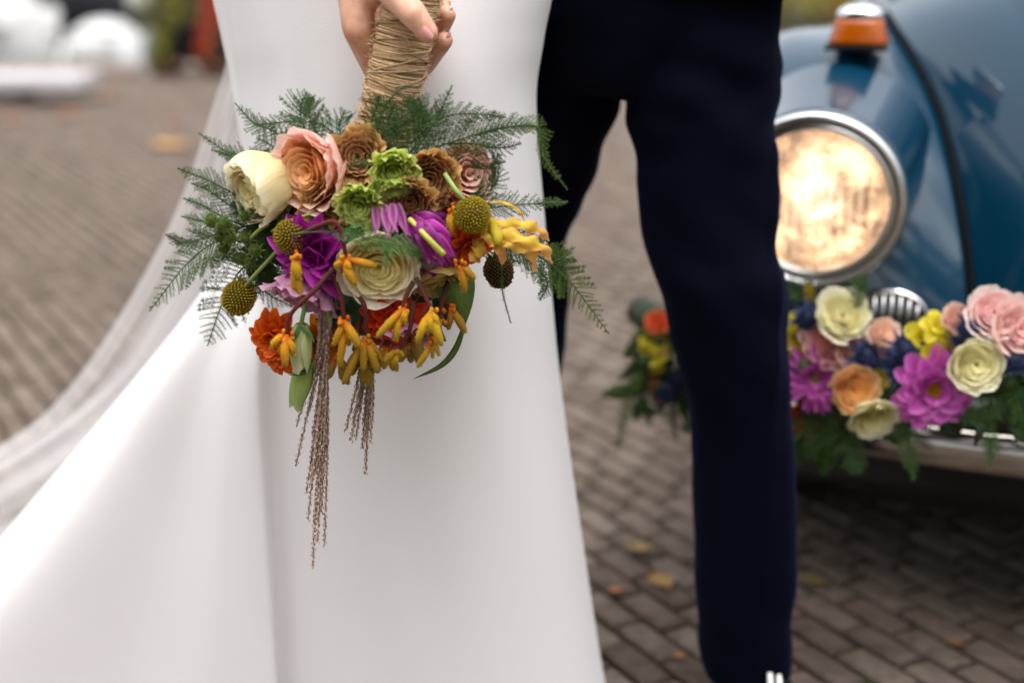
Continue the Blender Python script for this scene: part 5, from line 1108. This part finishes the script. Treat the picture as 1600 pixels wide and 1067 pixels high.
def groses(lst):
    for (px, py, R, c, f, sd_, l, kw) in lst:
        R *= .86; rose(gl, 'rose', gp(px, py, -.03 if sd_ in (4, 5, 11) else 0)-Vector(f).normalized()*R*.6, f, R, R*1.05, *c, sd_, K=9, sub=2, label=l, outer=(lerp(c[0], c[1], .7), lerp(c[1], c[2], .7), c[2]), **kw)
groses([(1315, 490, .036, CRM, TW(0, .6, .8), 1, 'cream rose beside the horn grille', dict(flare=.2)), (1298, 527, .036, PK, TW(-.2, .3, .9), 2, 'pink rose', dict(flare=.25, ruf=.04)), (1334, 543, .027, (PK[1], PK[2], (.86, .62, .5)), TW(.2, .2, .9), 3, 'pale pink rose', dict(flare=.2, ruf=.03)),
        (1332, 603, .033, PCH, TW(.05, .05, 1), 4, 'apricot orange rose', dict(flare=.16, heart=(.76, .26, .02))), (1364, 645, .034, CRM, TW(.05, -.45, .9), 5, 'cream rose hanging lowest', dict(flare=.1, heart=(.6, .52, .05))), (1380, 516, .022, ((.8, .4, .25), (.84, .56, .42), (.86, .68, .56)), TW(.1, .6, .8), 6, 'small peach rose', dict(flare=.2)),
        (1387, 538, .014, PK, TW(0, .2, 1), 7, 'tiny pink rose', dict(flare=.2)), (1498, 496, .022, ((.8, .4, .3), (.84, .54, .44), (.86, .66, .56)), TW(0, .6, .8), 8, 'peach pink rose', dict(flare=.2)), (1552, 484, .034, ((.86, .44, .43), (.92, .66, .62), (.94, .84, .79)), TW(-.1, .5, .85), 9, 'large pink rose', dict(flare=.22, ruf=.03)),
        (1592, 508, .036, ((.86, .40, .37), (.92, .60, .55), (.94, .80, .74)), TW(.1, .3, .9), 10, 'large salmon pink rose', dict(flare=.22, ruf=.03)), (1524, 563, .035, CRM, TW(-.1, .1, 1), 11, 'cream rose beside the magenta dahlia', dict(flare=.08)), (1258, 645, .026, ((.60, .10, .008), (.74, .18, .01), (.80, .28, .03)), TW(-.1, -.1, 1), 12, 'orange rose half behind the trouser leg', dict(flare=.15)),
        (1028, 500, .021, ((.66, .03, .01), (.78, .10, .03), (.82, .32, .12)), TW(-.3, .6, .75), 13, 'red orange rose at the end of the garland', dict(flare=.2)), (1048, 526, .024, PK, TW(.1, .3, .9), 14, 'pink rose near the garland end', dict(flare=.2)), (1680, 560, .038, PK, TW(0, .2, 1), 15, 'pink rose past the frame', dict(flare=.2)), (1740, 540, .036, CRM, TW(0, .3, 1), 16, 'cream rose past the frame', dict(flare=.15)), (1022, 592, .014, PCH, TW(-.2, 0, 1), 17, 'small orange bloom', dict(flare=.2)), (1030, 612, .012, OR, TW(-.3, -.3, .9), 18, 'small red orange bloom', dict(flare=.2)), (1375, 586, .013, YLW, TW(.1, 0, 1), 19, 'small yellow bloom', dict(flare=.3))])
dahlia(gl, 'dahlia', gp(1272, 584, -.01), TW(-.1, .05, 1), .052, [(16, 8, 1.0, 12), (16, 24, .88, 10), (14, 42, .68, 6), (10, 60, .46, 0)], *MGL, 51, disc=(.6, .5, .2), wd=.13, point=.6, cup=.5, label='spiky magenta dahlia')
dahlia(gl, 'dahlia', gp(1456, 600, -.012), TW(.03, -.02, 1), .056, [(11, 4, 1.0, 14), (11, 16, .92, 14), (10, 30, .74, 10), (8, 48, .5, 0)], *MGL, 52, disc=(.72, .36, .03), wd=.27, cup=.35, label='broad petalled magenta dahlia with orange heart')
for k, (px, py, R, f) in enumerate([(1240, 522, .036, TW(-.2, .3, .9)), (1440, 522, .026, TW(-.2, .3, .9)), (1462, 504, .024, TW(.1, .6, .8)), (1478, 542, .032, TW(.1, -.1, 1)), (1016, 548, .036, TW(-.3, .2, .9)), (1026, 528, .032, TW(-.3, .4, .9))]):
    dahlia(gl, 'yellow_orchid', gp(px, py), f, R, [(5, 10, 1.0, 30), (3, 40, .6, 20)], *YLW, 60+k, wd=.42, cup=.25, label=None)
BL_ = (.028, .040, .11)
for k, (px, py, R) in enumerate([(1262, 493, .030), (1354, 549, .032), (1410, 537, .030), (1412, 574, .030), (1516, 507, .030), (1582, 553, .032), (1042, 604, .032), (1056, 585, .026), (1395, 556, .022), (1500, 525, .02)]):
    thistle(gl, gp(px, py, -.004), TW(-.3+.2*(k % 4), .3-.15*(k % 3), .85), R, 70+k, (.016, .022, .06), (.065, .095, .27), (.03, .045, .09), nb=14)
rng = random.Random(31)
for k in range(150):
    px = rng.uniform(1000, 1720) if k > 12 else rng.uniform(985, 1075); py = rng.uniform(520, 660) if px > 1100 else rng.uniform(520, 640); a = rng.uniform(-.3, PI+.3); L_ = rng.uniform(30, 62); y0 = GY_(px)+rng.uniform(-.05, .0)
    py += 18*(k % 3 == 0 and px > 1100); leaf(gl, [(px, py, y0), (px+L_*.5*math.cos(a), py+L_*.5*math.sin(a), y0-.02), (px+L_*math.cos(a), py+L_*math.sin(a), y0-.012)], rng.uniform(.007, .014), rng.choice([(.018, .035, .011), (.028, .055, .014), (.04, .065, .018)]), k, nu=5, nv=8)
def gf(pts, L_, sd_, cols): frond(gl, [(a, b, GY_(a)-.05-.012*(i > 0)) for i, (a, b, c) in enumerate(pts)], L_, sd_, dens=.0062, cols=cols, wmul=1.7, needle=.006)
for k, (pts, L_, c) in enumerate([([(1040, 560, 2.2), (1000, 580, 2.19), (980, 630, 2.2), (964, 712, 2.2)], .022, GY), ([(1030, 600, 2.2), (1010, 630, 2.19), (1016, 668, 2.2)], .018, GD), ([(1060, 600, 2.18), (1050, 640, 2.17), (1058, 690, 2.18)], .022, GD), ([(1070, 600, 2.16), (1078, 650, 2.15), (1070, 680, 2.16)], .022, GD), ([(1030, 530, 2.2), (1000, 520, 2.2), (985, 545, 2.2)], .02, GD),
        ([(1270, 630, 2.0), (1262, 670, 1.985), (1276, 722, 1.99)], .03, GD), ([(1300, 640, 1.99), (1296, 690, 1.975), (1285, 745, 1.98)], .03, GD), ([(1330, 650, 1.98), (1330, 700, 1.965), (1342, 740, 1.97)], .028, GD), ([(1410, 640, 1.95), (1418, 690, 1.935), (1428, 752, 1.94)], .02, GD), ([(1240, 640, 2.02), (1246, 690, 2.0), (1240, 730, 2.0)], .03, GD), ([(1250, 470, 2.04), (1240, 455, 2.04), (1222, 440, 2.04)], .02, GD), ([(1340, 480, 2.0), (1342, 455, 1.99), (1340, 430, 2.0)], .022, GD), ([(1545, 640, 1.89), (1548, 690, 1.875), (1546, 730, 1.88)], .016, GD),
        ([(1560, 600, 1.88), (1590, 625, 1.865), (1600, 680, 1.87)], .03, GD), ([(1380, 620, 1.95), (1405, 650, 1.94), (1420, 690, 1.94)], .024, GD), ([(1480, 640, 1.91), (1520, 650, 1.9), (1560, 640, 1.9)], .02, GD), ([(1610, 620, 1.86), (1640, 660, 1.85), (1640, 720, 1.85)], .03, GD), ([(1530, 600, 1.89), (1550, 620, 1.88), (1590, 610, 1.88)], .03, GD)]):
    gf(pts, L_, 200+k, c)
